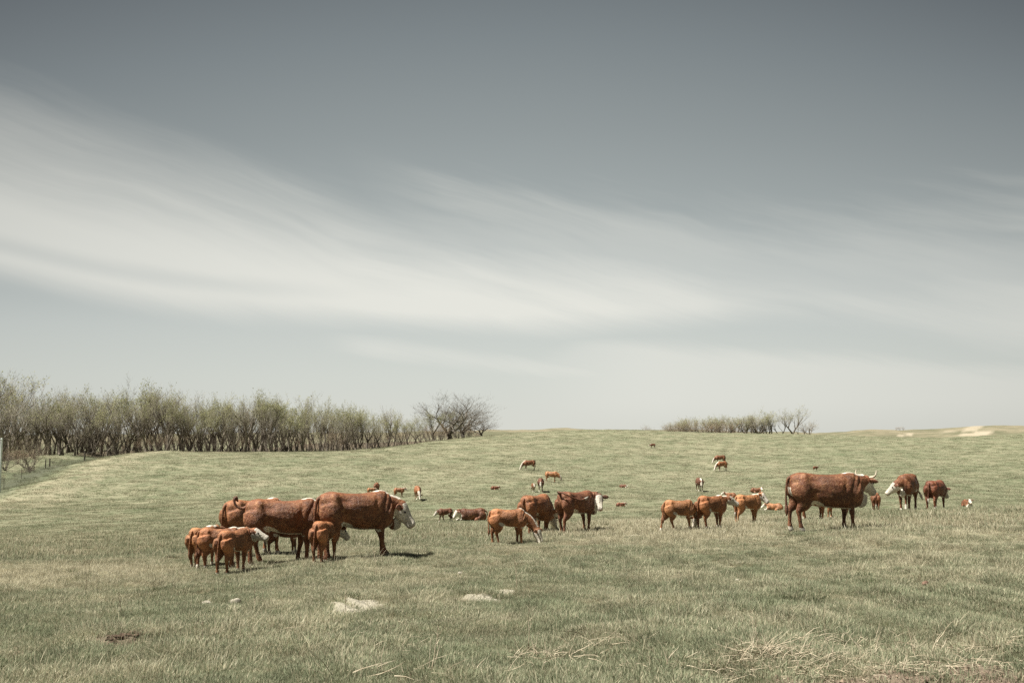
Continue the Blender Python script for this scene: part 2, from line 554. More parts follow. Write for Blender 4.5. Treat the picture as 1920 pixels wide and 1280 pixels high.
def mat_plain(name, ca, cb, scale=8, rough=0.9, bump_d=0.01, spec=0.15, transl=None, obj_rand=0.0, coords='pos', bump_s=0.6):
    m, N = new_mat(name)
    if coords == 'pos':
        v = N.n('ShaderNodeNewGeometry').outputs['Position']
    else:
        v = N.n('ShaderNodeTexCoord').outputs['Object']
    n = N.noise(v, scale, 5, 0.65)
    f = N.step(n, 0.3, 0.7)
    if obj_rand:
        rnd = N.n('ShaderNodeObjectInfo').outputs['Random']
        f = N.m('ADD', N.m('MULTIPLY', f, 1 - obj_rand), N.m('MULTIPLY', rnd, obj_rand))
    finish(N, N.mix(f, c4(*ca), c4(*cb)), rough, n, bump_d, bump_s, spec, transl)
    return m


M_GROUND = mat_ground()
M_GRASS = mat_grass()
M_BARK = mat_plain('bark', (.055, .046, .037), (.24, .21, .17), 3.0, 0.95, 0.03, 0.05, obj_rand=0.35)
M_TWIG = mat_plain('twigs', (.22, .20, .165), (.44, .40, .33), 0.6, 0.95, 0.0, 0.05, obj_rand=0.6)
M_TWIG_PINK = mat_plain('reddish_twigs', (.20, .155, .115), (.42, .325, .245), 0.6, 0.95, 0.0, 0.05, obj_rand=0.6)
M_LEAF = mat_plain('spring_leaf', (.25, .26, .13), (.40, .40, .22), 0.5, 0.8, 0.0, 0.1, transl=0.4, obj_rand=0.55)
M_THICKET = mat_plain('thicket_twigs', (.085, .072, .058), (.20, .17, .135), 0.6, 0.95, 0.0, 0.05, obj_rand=0.6)
M_DEAD = mat_plain('dead_wood', (.10, .088, .075), (.20, .18, .15), 2.0, 0.9, 0.02, 0.05)
M_POST = mat_plain('weathered_post', (.07, .06, .05), (.16, .14, .115), 6.0, 0.9, 0.01, 0.1)
M_STEEL = mat_plain('rusty_steel', (.06, .05, .045), (.13, .10, .08), 9.0, 0.6, 0.002, 0.3)
M_PALE = mat_plain('pale_paint', (.50, .56, .53), (.66, .70, .66), 3.0, 0.6, 0.003, 0.3)
M_STONE = mat_plain('pale_stone', (.20, .18, .14), (.42, .39, .32), 9.0, 0.9, 0.03, 0.1)
M_CLAY = mat_plain('reddish_clod', (.10, .062, .045), (.20, .13, .095), 12.0, 0.9, 0.02, 0.1)
M_DUNG = mat_plain('dried_dung', (.045, .032, .024), (.12, .085, .06), 18.0, 0.95, 0.02, 0.1)
M_STRAW = mat_plain('straw_stalk', (.27, .22, .15), (.50, .44, .33), 14.0, 0.8, 0.002, 0.15)


# ------------------------------------------------------------------ ground sheet
def build_ground():
    az1 = np.concatenate([np.linspace(-180, -45, 46)[:-1], np.linspace(-45, -33, 25)[:-1], np.linspace(-33, 33, 441)[:-1], np.linspace(33, 45, 25)[:-1], np.linspace(45, 180, 46)])
    azr = np.radians(az1[:-1])                       # -180 and 180 are the same direction
    rr = np.concatenate([np.exp(np.linspace(math.log(0.4), math.log(6), 40))[:-1], np.exp(np.linspace(math.log(6), math.log(330), 400))[:-1],
                         np.exp(np.linspace(math.log(330), math.log(3600), 90))])
    A, Rr = np.meshgrid(azr, rr)
    X, Y = Rr * np.sin(A), Rr * np.cos(A)
    sand, soil = bare_masks(X, Y)
    Z = ground(X, Y) + 0.045 * sand * (0.6 + 0.4 * wav(X, Y, 0.4, 12)) + 0.02 * soil * wav(X, Y, 0.25, 13)
    na, nr = len(azr), len(rr)
    V = np.stack([X.ravel(), Y.ravel(), Z.ravel()], 1)
    V = np.vstack([V, [[0, 0, gz(0, 0.4)]]])
    i, j = np.meshgrid(np.arange(nr - 1), np.arange(na), indexing='ij')
    a = (i * na + j).ravel(); b = (i * na + (j + 1) % na).ravel(); c = ((i + 1) * na + (j + 1) % na).ravel(); d = ((i + 1) * na + j).ravel()
    F = np.stack([a, d, c, b], 1)
    o = mesh_np('ground', V, F, M_GROUND, smooth=True)
    me = o.data
    bm = bmesh.new(); bm.from_mesh(me); bm.verts.ensure_lookup_table()
    ctr = bm.verts[len(V) - 1]
    for k in range(na):
        bm.faces.new((ctr, bm.verts[k], bm.verts[(k + 1) % na]))
    bm.normal_update(); bm.to_mesh(me); bm.free()
    x, y = V[:, 0], V[:, 1]
    r = np.hypot(x, y)
    fattr(me, 'dry', dryness(x, y))
    fattr(me, 'sand', np.append(sand.ravel(), 0)); fattr(me, 'soil', np.append(soil.ravel(), 0))
    fattr(me, 'far', np.clip((r - 20) / 45, 0, 1))
    d = swale_d(x, y)
    fattr(me, 'wet', np.clip(1.15 - np.abs(d + 0.5) / 3.6 + 0.25 * wav(x, y, 6, 31), 0, 1) * (r > 60) * (x < 0))
    fattr(me, 'hill', np.clip((r - 430) / 60, 0, 1))
    pxl = 960 + FPX * x / np.maximum(y, 1)
    cyl_ = np.interp(pxl, CPX, CY)
    fattr(me, 'litter', np.clip((y - cyl_ - 1.5) / 3, 0, 1) * np.clip((940 - pxl) / 40, 0, 1) * (x < 5) * (r < 430) * (y > 50) * np.clip((d + 14) / -4 + 1.0 + (pxl > 150) * 9, 0, 1))
    px, py = to_px(x, np.maximum(y, 1), V[:, 2])
    def e(cx, cy, rx, ry, rot=0):
        c, s = math.cos(rot), math.sin(rot)
        u = ((px - cx) * c + (py - cy) * s) / rx; v = (-(px - cx) * s + (py - cy) * c) / ry
        return np.clip((1.15 - np.hypot(u, v) + .22 * wav(x, y, 40, 33) + .12 * wav(x, y, 14, 34)) / .35, 0, 1)
    blow = np.maximum.reduce([e(1825, 814.5, 34, 3.6, -.12), e(1697, 815.5, 16, 2.0, -.1), e(1775, 809, 26, 1.6, 0) * .5, e(1822, 804, 20, 4.5, -.25) * .8])
    fattr(me, 'blow', blow * (y > 420) * (r < 720))
    tag(o, kind='structure')
    o.name = 'ground'
    return o


build_ground()
# ------------------------------------------------------------------ trees
def tree_proto(seed, H=11.0, kind='tall'):
    """returns (trunk mesh, crown mesh of twigs, leaf mesh); base at the origin"""
    rnd = random.Random(seed)
    tv, tf = [], []          # trunk and limbs
    cv, cf = [], []          # twigs
    lv, lf = [], []          # leaves
    P = {'tall': dict(n0=(2, 3), up=.50, spread=34, split=(.06, .30), leaf=.55, sub=(3, 5), twig=.9),
         'slim': dict(n0=(1, 3), up=.6, spread=26, split=(.05, .35), leaf=.35, sub=(3, 5), twig=.9),
         'leafy': dict(n0=(2, 4), up=.5, spread=36, split=(.08, .26), leaf=1.7, sub=(3, 5), twig=.9),
         'bare': dict(n0=(2, 3), up=.42, spread=40, split=(.06, .3), leaf=.05, sub=(3, 5), twig=.9),
         'thicket': dict(n0=(8, 11), up=.5, spread=44, split=(.01, .05), leaf=.0, sub=(3, 5), twig=1.2),
         'shrub': dict(n0=(7, 10), up=.5, spread=42, split=(.01, .06), leaf=.35, sub=(3, 5), twig=1.3),
         'shrubleaf': dict(n0=(6, 9), up=.5, spread=40, split=(.01, .06), leaf=2.0, sub=(3, 5), twig=1.0),
         'spread': dict(n0=(3, 4), up=.22, spread=58, split=(.10, .18), leaf=.0, sub=(4, 6), twig=.75)}[kind]

    def frame(d):
        a = d.cross(Vector((0, 0, 1)))
        if a.length < 1e-3: a = Vector((1, 0, 0))
        a.normalize()
        return a, d.cross(a).normalized()

    def tube(pts, rad, sides):
        b0 = len(tv)
        for i, p in enumerate(pts):
            d = (pts[min(i + 1, len(pts) - 1)] - pts[max(i - 1, 0)]).normalized()
            a, b = frame(d)
            for k in range(sides):
                t = 2 * math.pi * k / sides
                tv.append(p + (a * math.cos(t) + b * math.sin(t)) * rad[i])
        for i in range(len(pts) - 1):
            for k in range(sides):
                a_, b_ = b0 + i * sides + k, b0 + i * sides + (k + 1) % sides
                tf.append((a_, b_, b_ + sides, a_ + sides))

    def twig(p, d, L, w):
        a, b = frame(d)
        t = rnd.uniform(0, math.pi)
        s = a * math.cos(t) + b * math.sin(t)
        i = len(cv)
        m = p + d * L * .5 + Vector((rnd.uniform(-.08, .08), rnd.uniform(-.08, .08), rnd.uniform(0, .12))) * L
        cv.extend([p - s * w, p + s * w, m + s * w * .5, m - s * w * .5, p + d * L + Vector((0, 0, .12 * L))])
        cf.append((i, i + 1, i + 2, i + 3)); cf.append((i + 3, i + 2, i + 4))
        return p + d * L

    def leaf(p):
        i = len(lv)
        s = rnd.uniform(.035, .085)
        for _ in range(3):
            lv.append(p + Vector((rnd.uniform(-s, s), rnd.uniform(-s, s), rnd.uniform(-s, s))) * 1.6)
        lf.append((i, i + 1, i + 2))

    def rdir(d, ang):
        a, b = frame(d)
        t = rnd.uniform(0, 2 * math.pi)
        v = (d * math.cos(ang) + (a * math.cos(t) + b * math.sin(t)) * math.sin(ang)).normalized()
        return v

    def grow(p, d, L, r, lev):
        n = 6 if lev < 2 else 4
        pts, rad = [p.copy()], [r]
        up = P['up'] * (1.0 if lev else 0.6)
        if kind == 'spread' and lev >= 2: up = .35
        for i in range(n):
            d = (d + Vector((rnd.uniform(-.22, .22), rnd.uniform(-.22, .22), rnd.uniform(-.08, .12) + up * .10))).normalized()
            p = p + d * L / n
            if p.z < 0.15: p.z = 0.15
            pts.append(p.copy())
            rad.append(r * (1 - .55 * (i + 1) / n))
        if lev <= 2:
            tube(pts, rad, 7 if lev == 0 else 5 if lev == 1 else 3)
        else:
            for i in range(n):
                dd = pts[i + 1] - pts[i]
                twig(pts[i], dd.normalized(), dd.length, max(rad[i], .010))
        if lev >= 4:
            return pts
        if lev == 3:
            for i in range(1, n + 1):
                for _ in range(int(2 * P['twig'] + rnd.random())):
                    dd = rdir((pts[i] - pts[i - 1]).normalized(), R(rnd.uniform(25, 60)))
                    e_ = twig(pts[i], (dd + Vector((0, 0, .35))).normalized(), L * rnd.uniform(.3, .6), .008)
                    for _ in range(2):
                        if rnd.random() < P['leaf'] * .62 * max(0, e_.z / H - .45) / .45: leaf(e_ + (pts[i] - e_) * rnd.random() * .5)
            return pts
        nsub = rnd.randint(*P['sub']) + (1 if lev == 0 else 0)
        for k in range(nsub):
            t = rnd.uniform(.35, 1.0) if k else 1.0
            idx = min(n, max(1, int(round(t * n))))
            base, dd = pts[idx], (pts[idx] - pts[idx - 1]).normalized()
            ang = R(P['spread'] * rnd.uniform(.5, 1.25)) if k else R(rnd.uniform(3, 18))
            nd = rdir(dd, ang)
            nd = (nd + Vector((0, 0, P['up'] * .5))).normalized()
            grow(base, nd, L * rnd.uniform(.52, .82), rad[idx] * rnd.uniform(.5, .78), lev + 1)
        return pts

    n0 = rnd.randint(*P['n0'])
    base_r = H * .024 * (1.35 if kind == 'spread' else .5 if kind.startswith(('shrub', 'thick')) else 1)
    sp = H * rnd.uniform(*P['split'])
    if not kind.startswith(('shrub', 'thick')):
        d0 = Vector((rnd.uniform(-.3, .3), rnd.uniform(-.3, .3), 1)).normalized()
        top = d0 * sp
        tube([Vector((0, 0, -.4)), Vector((0, 0, .02)), top * .5, top], [base_r * 1.35, base_r * 1.15, base_r * .95, base_r * .78], 8)
    else:
        top = Vector((0, 0, .02))
    for k in range(n0):
        az = 2 * math.pi * (k + rnd.uniform(-.3, .3)) / n0
        ti = R(P['spread'] * rnd.uniform(.35, .95))
        d = Vector((math.sin(ti) * math.cos(az), math.sin(ti) * math.sin(az), math.cos(ti)))
        grow(top.copy(), d, (H - sp) * rnd.uniform(.38, .50), base_r * rnd.uniform(.6, .85), 0 if not kind.startswith(('shrub', 'thick')) else 1)
    zs = sorted(v.z for v in cv)
    top_z = zs[int(len(zs) * .985)]
    k = H / max(top_z, 1e-3)

    def mk(nm, v, f, mat):
        if not f: return None
        me = bpy.data.meshes.new(nm)
        me.from_pydata([tuple(p * k) for p in v], [], f)
        me.update(); me.materials.append(mat)
        return me
    mt = mk('trunk', tv, tf, M_BARK if kind != 'spread' else M_DEAD)
    if mt: mt.polygons.foreach_set('use_smooth', np.ones(len(mt.polygons), bool))
    mc = mk('crown', cv, cf, {'shrub': M_TWIG_PINK, 'spread': M_DEAD, 'thicket': M_THICKET}.get(kind, M_TWIG))
    ml = mk('leaves', lv, lf, M_LEAF)
    print('TREE', kind, seed, len(tf), len(cf), len(lf))
    return dict(H=H, trunk=mt, crown=mc, leaves=ml)


PROTO = {}
for _k, _seeds in (('tall', (1, 2, 3, 4, 31, 32, 33)), ('slim', (5, 6, 34, 35)), ('leafy', (7, 8, 9, 36, 37)), ('bare', (10, 11, 38)), ('thicket', (40, 41, 42)), ('shrub', (12, 13)), ('shrubleaf', (14, 15)), ('spread', (16, 17))):
    PROTO[_k] = [tree_proto(s, 10.0, _k) for s in _seeds]


def put_tree(name, proto, x, y, H, rz, sxy=1.0, label='', cat='tree', group=None, tilt=(0, 0), sink=.1):
    root = empty(name, (x, y, gz(x, y) - sink), rz)
    s = H / proto['H']
    root.scale = (s * sxy, s * sxy, s)
    root.rotation_euler = (tilt[0], tilt[1], rz)
    for nm in ('trunk', 'crown', 'leaves'):
        if proto[nm] is not None:
            o = bpy.data.objects.new(nm, proto[nm]); COL.objects.link(o); o.parent = root
    tag(root, label, cat, group)
    return root


def crest_Y(px):
    return float(np.interp(px, CPX, CY))


def build_grove():
    rnd = random.Random(77)
    topx = [-200, 0, 40, 150, 250, 340, 420, 470, 560, 640, 700, 780, 860, 930]
    topr = [705, 712, 730, 724, 722, 727, 738, 729, 745, 752, 772, 780, 795, 812]
    kinds_at = lambda px: ('bare', 'tall', 'slim', 'tall', 'slim', 'bare') if px < 110 else ('leafy', 'tall', 'slim', 'bare', 'leafy') if px < 520 else ('tall', 'leafy', 'slim', 'tall') if px < 620 else ('tall', 'bare', 'leafy', 'slim')
    lab = {'bare': 'bare grey tree', 'tall': 'tall cottonwood with first leaves',
           'slim': 'slender young tree', 'leafy': 'tree hazy with yellow green leaves'}
    def where(px, rowi=0):
        s = ('at the left border' if px < 60 else 'behind the thick fence posts' if px < 200 else 'above the open grass left of the herd' if px < 360 else
             'above the calves of the left group' if px < 480 else 'above the stout cow of the left group' if px < 590 else 'above the big cow of the left group' if px < 690 else 'where the wood falls away to the right')
        return s
    for rowi, (dy, step, hf) in enumerate(((4, 27, .92), (13, 19, .98), (25, 15, 1.04))):
        px = -190 + rnd.uniform(0, 8)
        while px < 668:
            Y = crest_Y(px) + dy + rnd.uniform(-2, 2.5)
            x = q_of(px) * Y
            zb = gz(x, Y) - EYE
            want = slope_of_row(np.interp(px, topx, topr) + 7) * Y          # height of the wood's top at this distance
            Ht = (want - zb) * hf * rnd.uniform(.72, 1.04)
            k = rnd.choice(kinds_at(px))
            put_tree('cottonwood_tree', rnd.choice(PROTO[k]), x, Y, Ht, rnd.uniform(0, 6.28), rnd.uniform(.85, 1.2) if k != 'slim' else 1.0, ('front ' if rowi == 0 else 'rear ' if rowi == 2 else '') + lab[k] + ' ' + where(px), 'tree', 'trees of the wood on the left',
                     (rnd.uniform(-.10, .10), rnd.uniform(-.16, .16)))
            px += step * rnd.uniform(.65, 1.35)
    # slender poles between the big trees
    px = -190
    while px < 650:
        Y = crest_Y(px) + rnd.uniform(4, 30)
        x = q_of(px) * Y
        k = rnd.choice(['slim', 'slim', 'bare', 'tall'])
        put_tree('sapling', rnd.choice(PROTO[k]), x, Y, rnd.uniform(4.5, 8.5), rnd.uniform(0, 6.28), rnd.uniform(.8, 1.1),
                 'thin bare sapling between the trees ' + where(px), 'sapling', 'saplings of the wood on the left', (rnd.uniform(-.1, .1), rnd.uniform(-.2, .2)))
        px += rnd.uniform(7, 14)
    # understorey
    px = -190
    while px < 905:
        Y = crest_Y(px) + rnd.choice([rnd.uniform(5, 14), rnd.uniform(16, 34)])
        x = q_of(px) * Y
        k = rnd.choice(['thicket', 'shrub', 'shrub', 'thicket', 'shrubleaf']) if px < 620 else rnd.choice(['shrub', 'shrubleaf', 'shrub', 'shrubleaf'])
        Ht = rnd.uniform(1.8, 5.2) if px < 620 else rnd.uniform(3.0, 5.0) * np.interp(px, [620, 780, 905], [1.1, 1.0, .6])
        put_tree('underbrush_shrub', rnd.choice(PROTO[k]), x, Y, Ht, rnd.uniform(0, 6.28), rnd.uniform(.9, 1.4),
                 ('reddish leafless bush under the trees ' if k == 'shrub' else 'dark leafless thicket under the trees ' if k == 'thicket' else 'bush with yellow green leaves under the trees ') + where(px),
                 'shrub', 'bushes under the wood on the left')
        px += rnd.uniform(5, 10) if px < 620 else rnd.uniform(5, 9)
    # smaller trees at the falling end of the wood
    px = 640
    while px < 800:
        Y = crest_Y(px) + rnd.uniform(5, 24)
        x = q_of(px) * Y
        want = slope_of_row(np.interp(px, [640, 700, 720, 740, 780, 830], [758, 772, 768, 782, 782, 780])) * Y
        Ht = (want - gz(x, Y) + EYE) * rnd.uniform(.8, 1.05)
        k = rnd.choice(['tall', 'leafy', 'shrubleaf', 'leafy'])
        put_tree('cottonwood_tree', rnd.choice(PROTO[k]), x, Y, Ht, rnd.uniform(0, 6.28), 1.15, 'low rounded tree with new leaves at the falling right end of the wood', 'tree', 'low trees at the end of the wood')
        px += rnd.uniform(9, 16)
    # single marked trees
    def one(px, toprow, k, i, lbl, dy=4, sxy=1.0, name='cottonwood_tree', rz=0.0, cat='tree', tilt=(0, 0), grp=None, sink=.1):
        Y = crest_Y(px) + dy
        x = q_of(px) * Y
        Ht = slope_of_row(toprow) * Y - gz(x, Y) + EYE
        return put_tree(name, PROTO[k][i], x, Y, Ht, rz, sxy, lbl, cat, grp, tilt, sink)
    one(4, 703, 'bare', 0, 'dark bare tree standing higher than its neighbours at the left border', 12, 1.1)
    one(843, 741, 'spread', 0, 'wide spreading dead tree with crooked grey limbs at the right end of the wood', 7, 1.75, 'dead_tree', .4)
    one(868, 757, 'spread', 1, 'lower dead tree beside the wide spreading one, at the right end of the wood', 9, 1.6, 'dead_tree', 2.2)
    one(726, 764, 'bare', 1, 'small bare tree rising above the low trees right of the wood', 12, .8, 'dead_tree')
    one(905, 786, 'spread', 1, 'fallen looking dead tree at the very end of the wood, by the crest', 8, 2.2, 'dead_tree', 4.0)
    for px, tr_, k, i in ((815, 772, 'leafy', 0), (838, 768, 'leafy', 1), (858, 776, 'shrubleaf', 0), (826, 790, 'shrub', 0), (846, 792, 'shrubleaf', 1), (868, 790, 'shrub', 1), (800, 790, 'shrubleaf', 0), (880, 800, 'shrub', 0)):
        one(px, tr_, k, i, 'yellow green tree growing under the dead tree at the end of the wood', 3 + (px % 5), 1.2, 'willow_tree' if 'shrub' not in k else 'underbrush_shrub', px * .7,
            'tree' if 'shrub' not in k else 'shrub', (0, 0), 'growth under the dead tree')
    # grove on the skyline, right
    seq = [(1213, 797, 'shrub'), (1262, 793, 'shrubleaf'), (1272, 789, 'shrub'), (1284, 785, 'leafy'), (1296, 784, 'shrubleaf'), (1308, 783, 'tall'), (1320, 782, 'shrubleaf'), (1332, 782, 'leafy'), (1344, 780, 'tall'),
           (1356, 781, 'leafy'), (1368, 781, 'tall'), (1380, 782, 'leafy'), (1392, 781, 'tall'), (1404, 778, 'tall'), (1416, 776, 'tall'), (1266, 791, 'shrub'), (1290, 788, 'shrub'), (1314, 788, 'shrub'),
           (1338, 789, 'shrubleaf'), (1362, 789, 'shrub'), (1386, 788, 'shrub'), (1278, 787, 'leafy'), (1326, 784, 'tall'), (1350, 783, 'leafy'), (1374, 784, 'tall'), (1398, 786, 'leafy'), (1410, 784, 'slim'), (1422, 779, 'leafy'), (1436, 781, 'tall'), (1300, 787, 'shrub'), (1346, 786, 'shrub'), (1416, 788, 'shrub'), (1258, 795, 'shrub')]
    for i, (px, tr_, k) in enumerate(seq):
        one(px, tr_, k, i % len(PROTO[k]), 'pinkish spring tree of the dense row on the skyline, right of the middle' if i else 'low bush alone on the crest left of the skyline grove', 34 + (i * 7) % 13,
            1.7 if 'shrub' in k else 1.45, 'skyline_tree', i * 1.3, 'tree', (0, 0), 'row of trees on the skyline' if i else None)
    one(1446, 771, 'leafy', 3, 'first separate tree right of the skyline row, pale green crown forked low', 35, 1.7, 'skyline_tree', .5)
    one(1464, 769, 'tall', 1, 'second separate tree of the skyline grove, leaning out to the right', 37, 1.6, 'skyline_tree', 2.5)
    one(1482, 764, 'tall', 0, 'highest tree of the skyline grove with a stout trunk', 35, 1.6, 'skyline_tree', 1.0)
    one(1503, 783, 'bare', 0, 'small bare tree right of the highest skyline tree', 34, 1.6, 'skyline_tree', .2)
    one(1523, 789, 'bare', 1, 'smallest bare tree at the right end of the skyline grove', 34, 1.5, 'skyline_tree', 3.0)
    one(1430, 779, 'bare', 1, 'bare tree between the skyline row and the separate trees', 36, 1.6, 'skyline_tree', 1.9)
    # far bushes on the dry hill
    for i, px in enumerate((1684, 1690, 1697)):
        Y = 640; x = q_of(px) * Y
        put_tree('distant_bush', PROTO['shrub'][i % 2], x, Y, 2.6, i, 1.2, 'tiny leafless bush on top of the dry hill far right', 'shrub', 'bushes on the far dry hill')
    # brush along the swale, left
    rb = random.Random(8)
    spots = [(rb.uniform(-120, 62), 'far') for _ in range(22)] + [(rb.uniform(-60, 115), 'edge') for _ in range(14)]
    for i, (px, w_) in enumerate(spots):
        Ysw = float(np.interp(px, SW[:, 0], SW[:, 1]))
        Y = Ysw + (rb.uniform(6, 22) if w_ == 'far' else rb.uniform(4.5, 8))
        x = q_of(px) * Y
        Ht = rb.uniform(1.8, 3.8) if w_ == 'far' else rb.uniform(.5, 1.2)
        k = rb.choice(['thicket', 'shrub', 'thicket'])
        put_tree('swale_shrub', PROTO[k][i % 2], x, Y, Ht, i * 1.7, 1.5,
                 'greyish tangled bush on the bank before the wood, left border' if w_ == 'far' else 'low dark bush at the far edge of the swale, left border', 'shrub', 'bushes along the swale')


build_grove()


# ------------------------------------------------------------------ fence, pole
def box(bm, c, s, rz=0.0, taper=1.0, tilt=0.0):
    M = Matrix.Translation(c) @ Matrix.Rotation(rz, 4, 'Z') @ Matrix.Rotation(tilt, 4, 'Y')
    r = bmesh.ops.create_cube(bm, size=1.0)
    for v in r['verts']:
        k = taper if v.co.z > 0 else 1.0
        v.co = M @ Vector((v.co.x * s[0] * k, v.co.y * s[1] * k, v.co.z * s[2]))
    return r


def cyl(bm, a, b, r1, r2, n=8):
    a, b = Vector(a), Vector(b)
    d = b - a
    q = d.to_track_quat('Z', 'Y').to_matrix().to_4x4()
    M = Matrix.Translation((a + b) / 2) @ q
    bmesh.ops.create_cone(bm, cap_ends=True, segments=n, radius1=r1, radius2=r2, depth=d.length, matrix=M)


def bm_obj(name, bm, mat, parent=None):
    me = bpy.data.meshes.new(name)
    bm.normal_update(); bm.to_mesh(me); bm.free()
    me.materials.append(mat)
    o = bpy.data.objects.new(name, me)
    COL.objects.link(o)
    if parent: o.parent = parent
    return o


def build_fence():
    # heavy corner posts with their braces, thin steel posts and wires
    posts = [(84, 146.0, 1.2, .16), (92, 148.0, 1.25, .20), (157, 160.0, 1.75, .26), (177, 163.5, 1.45, .05), (208, 167.5, 1.5, .05), (248, 170.5, 1.5, .05), (289, 173.5, 1.5, .05), (330, 176, 1.4, .05), (372, 177.5, 1.4, .05), (40, 134.0, 1.3, .06), (8, 122.0, 1.3, .06), (63, 140, 1.4, .06)]
    root = empty('wire_fence', (*at(157, 160.0), gz(*at(157, 160.0))))
    tag(root, 'old wire fence with dark posts along the left edge of the pasture', 'fence')
    rl = Vector(root.location)
    tops = []
    for px, Y, H, w in sorted(posts):
        x, y = at(px, Y)
        z = gz(x, y)
        bm = bmesh.new()
        cyl(bm, Vector((x, y, z - .3)) - rl, Vector((x + random.Random(px).uniform(-.06, .06), y, z + H)) - rl, w / 2 * 1.05, w / 2, 8)
        if w > .1:
            bmesh.ops.bevel(bm, geom=bm.edges[:], offset=.012, segments=1, affect='EDGES')
        else:
            cyl(bm, Vector((x, y, z + H)) - rl, Vector((x, y, z + H + .05)) - rl, w * .8, w * .8, 6)
        bm_obj('post', bm, M_POST if w > .1 else M_STEEL, root)
        tops.append(Vector((x, y, z)))
    for hh in (.45, .8, 1.12):
        bm = bmesh.new()
        for a, b in zip(tops[:-1], tops[1:]):
            m_ = (a + b) / 2
            cyl(bm, a + Vector((0, 0, hh)) - rl, m_ + Vector((0, 0, hh - .03)) - rl, .008, .008, 4)
            cyl(bm, m_ + Vector((0, 0, hh - .03)) - rl, b + Vector((0, 0, hh)) - rl, .008, .008, 4)
        bm_obj('wire', bm, M_STEEL, root)
    # horizontal brace between the big post and its neighbour
    bm = bmesh.new()
    a, b = Vector((*at(157, 160), gz(*at(157, 160)) + 1.25)), Vector((*at(177, 163.5), gz(*at(177, 163.5)) + 1.15))
    cyl(bm, a - rl, b - rl, .06, .05, 6)
    bm_obj('brace_rail', bm, M_POST, root)
    # pale pole at the left border
    x, y = at(0, 118)
    p = empty('pale_pole', (x, y, gz(x, y)))
    bm = bmesh.new(); cyl(bm, (0, 0, -.3), (0, 0, 6.2), .13, .11, 12); bm_obj('shaft', bm, M_PALE, p)
    bm = bmesh.new(); cyl(bm, (0, 0, 6.2), (0, 0, 6.36), .15, .10, 12); bm_obj('cap', bm, M_PALE, p)
    tag(p, 'pale upright pole cut by the left border before the wood', 'pole')


build_fence()
# ------------------------------------------------------------------ cattle
def mat_coat():
    m, N = new_mat('hereford_coat')
    def at_(nm):
        a = N.n('ShaderNodeAttribute'); a.attribute_name = nm
        return a.outputs['Fac']
    co = N.n('ShaderNodeTexCoord').outputs['Object']
    oi = N.n('ShaderNodeObjectInfo')
    base = oi.outputs['Color']
    n1 = N.noise(co, 5.0, 4, 0.6, 0.4)
    n2 = N.noise(co, 24.0, 4, 0.72, 0.8)
    n3 = N.noise(co, 13.0, 4, 0.6, 0.5)
    col = N.mix(N.step(n1, .32, .68), N.mix(0.55, base, c4(.04, .014, .008)), base)
    light = N.mix(0.5, base, c4(.46, .27, .13))
    col = N.mix(N.m('MULTIPLY', N.step(n3, .48, .68), 0.55), col, light)
    col = N.mix(N.m('MULTIPLY', N.step(n2, .53, .66), 0.38), col, light)
    col = N.mix(N.m('MULTIPLY', N.step(n2, .46, .33), 0.50), col, c4(.045, .016, .010))
    white = N.mix(n3, c4(.44, .39, .31), c4(.70, .66, .57))
    wf = N.step(N.m('ADD', at_('white'), N.m('MULTIPLY', N.m('SUBTRACT', n3, .5), .55)), .40, .60)
    col = N.mix(wf, col, white)
    col = N.mix(at_('pink'), col, c4(.42, .24, .19))
    col = N.mix(at_('dark'), col, c4(.035, .025, .02))
    n0 = N.noise(co, 2.2, 3, 0.6)
    col = N.mix(1.0, col, N.comb(*[N.m('ADD', 0.62, N.m('MULTIPLY', N.step(n0, .3, .7), 0.72))] * 3), 'MULTIPLY')
    finish(N, col, 0.55, N.m('ADD', n2, N.m('MULTIPLY', n3, .8)), 0.03, 0.7, 0.35)
    return m


M_COAT = mat_coat()
M_EYE = mat_plain('eye', (.01, .008, .007), (.02, .015, .012), 5, 0.15, 0.0, 0.5)
M_HORN = mat_plain('horn', (.40, .34, .25), (.55, .49, .38), 5, 0.5, 0.002, 0.3)
M_TAG = mat_plain('ear_tag_plastic', (.62, .50, .08), (.70, .58, .12), 5, 0.5, 0.0, 0.3)


def crm(P, k):
    """Catmull-Rom resample of an (n,d) array"""
    P = np.asarray(P, float)
    Q = np.vstack([2 * P[0] - P[1], P, 2 * P[-1] - P[-2]])
    out = []
    for i in range(1, len(Q) - 2):
        for s in range(k):
            t = s / k
            a, b, c, d = Q[i - 1], Q[i], Q[i + 1], Q[i + 2]
            out.append(0.5 * ((2 * b) + (-a + c) * t + (2 * a - 5 * b + 4 * c - d) * t * t + (-a + 3 * b - 3 * c + d) * t ** 3))
    out.append(P[-1])
    return np.array(out)


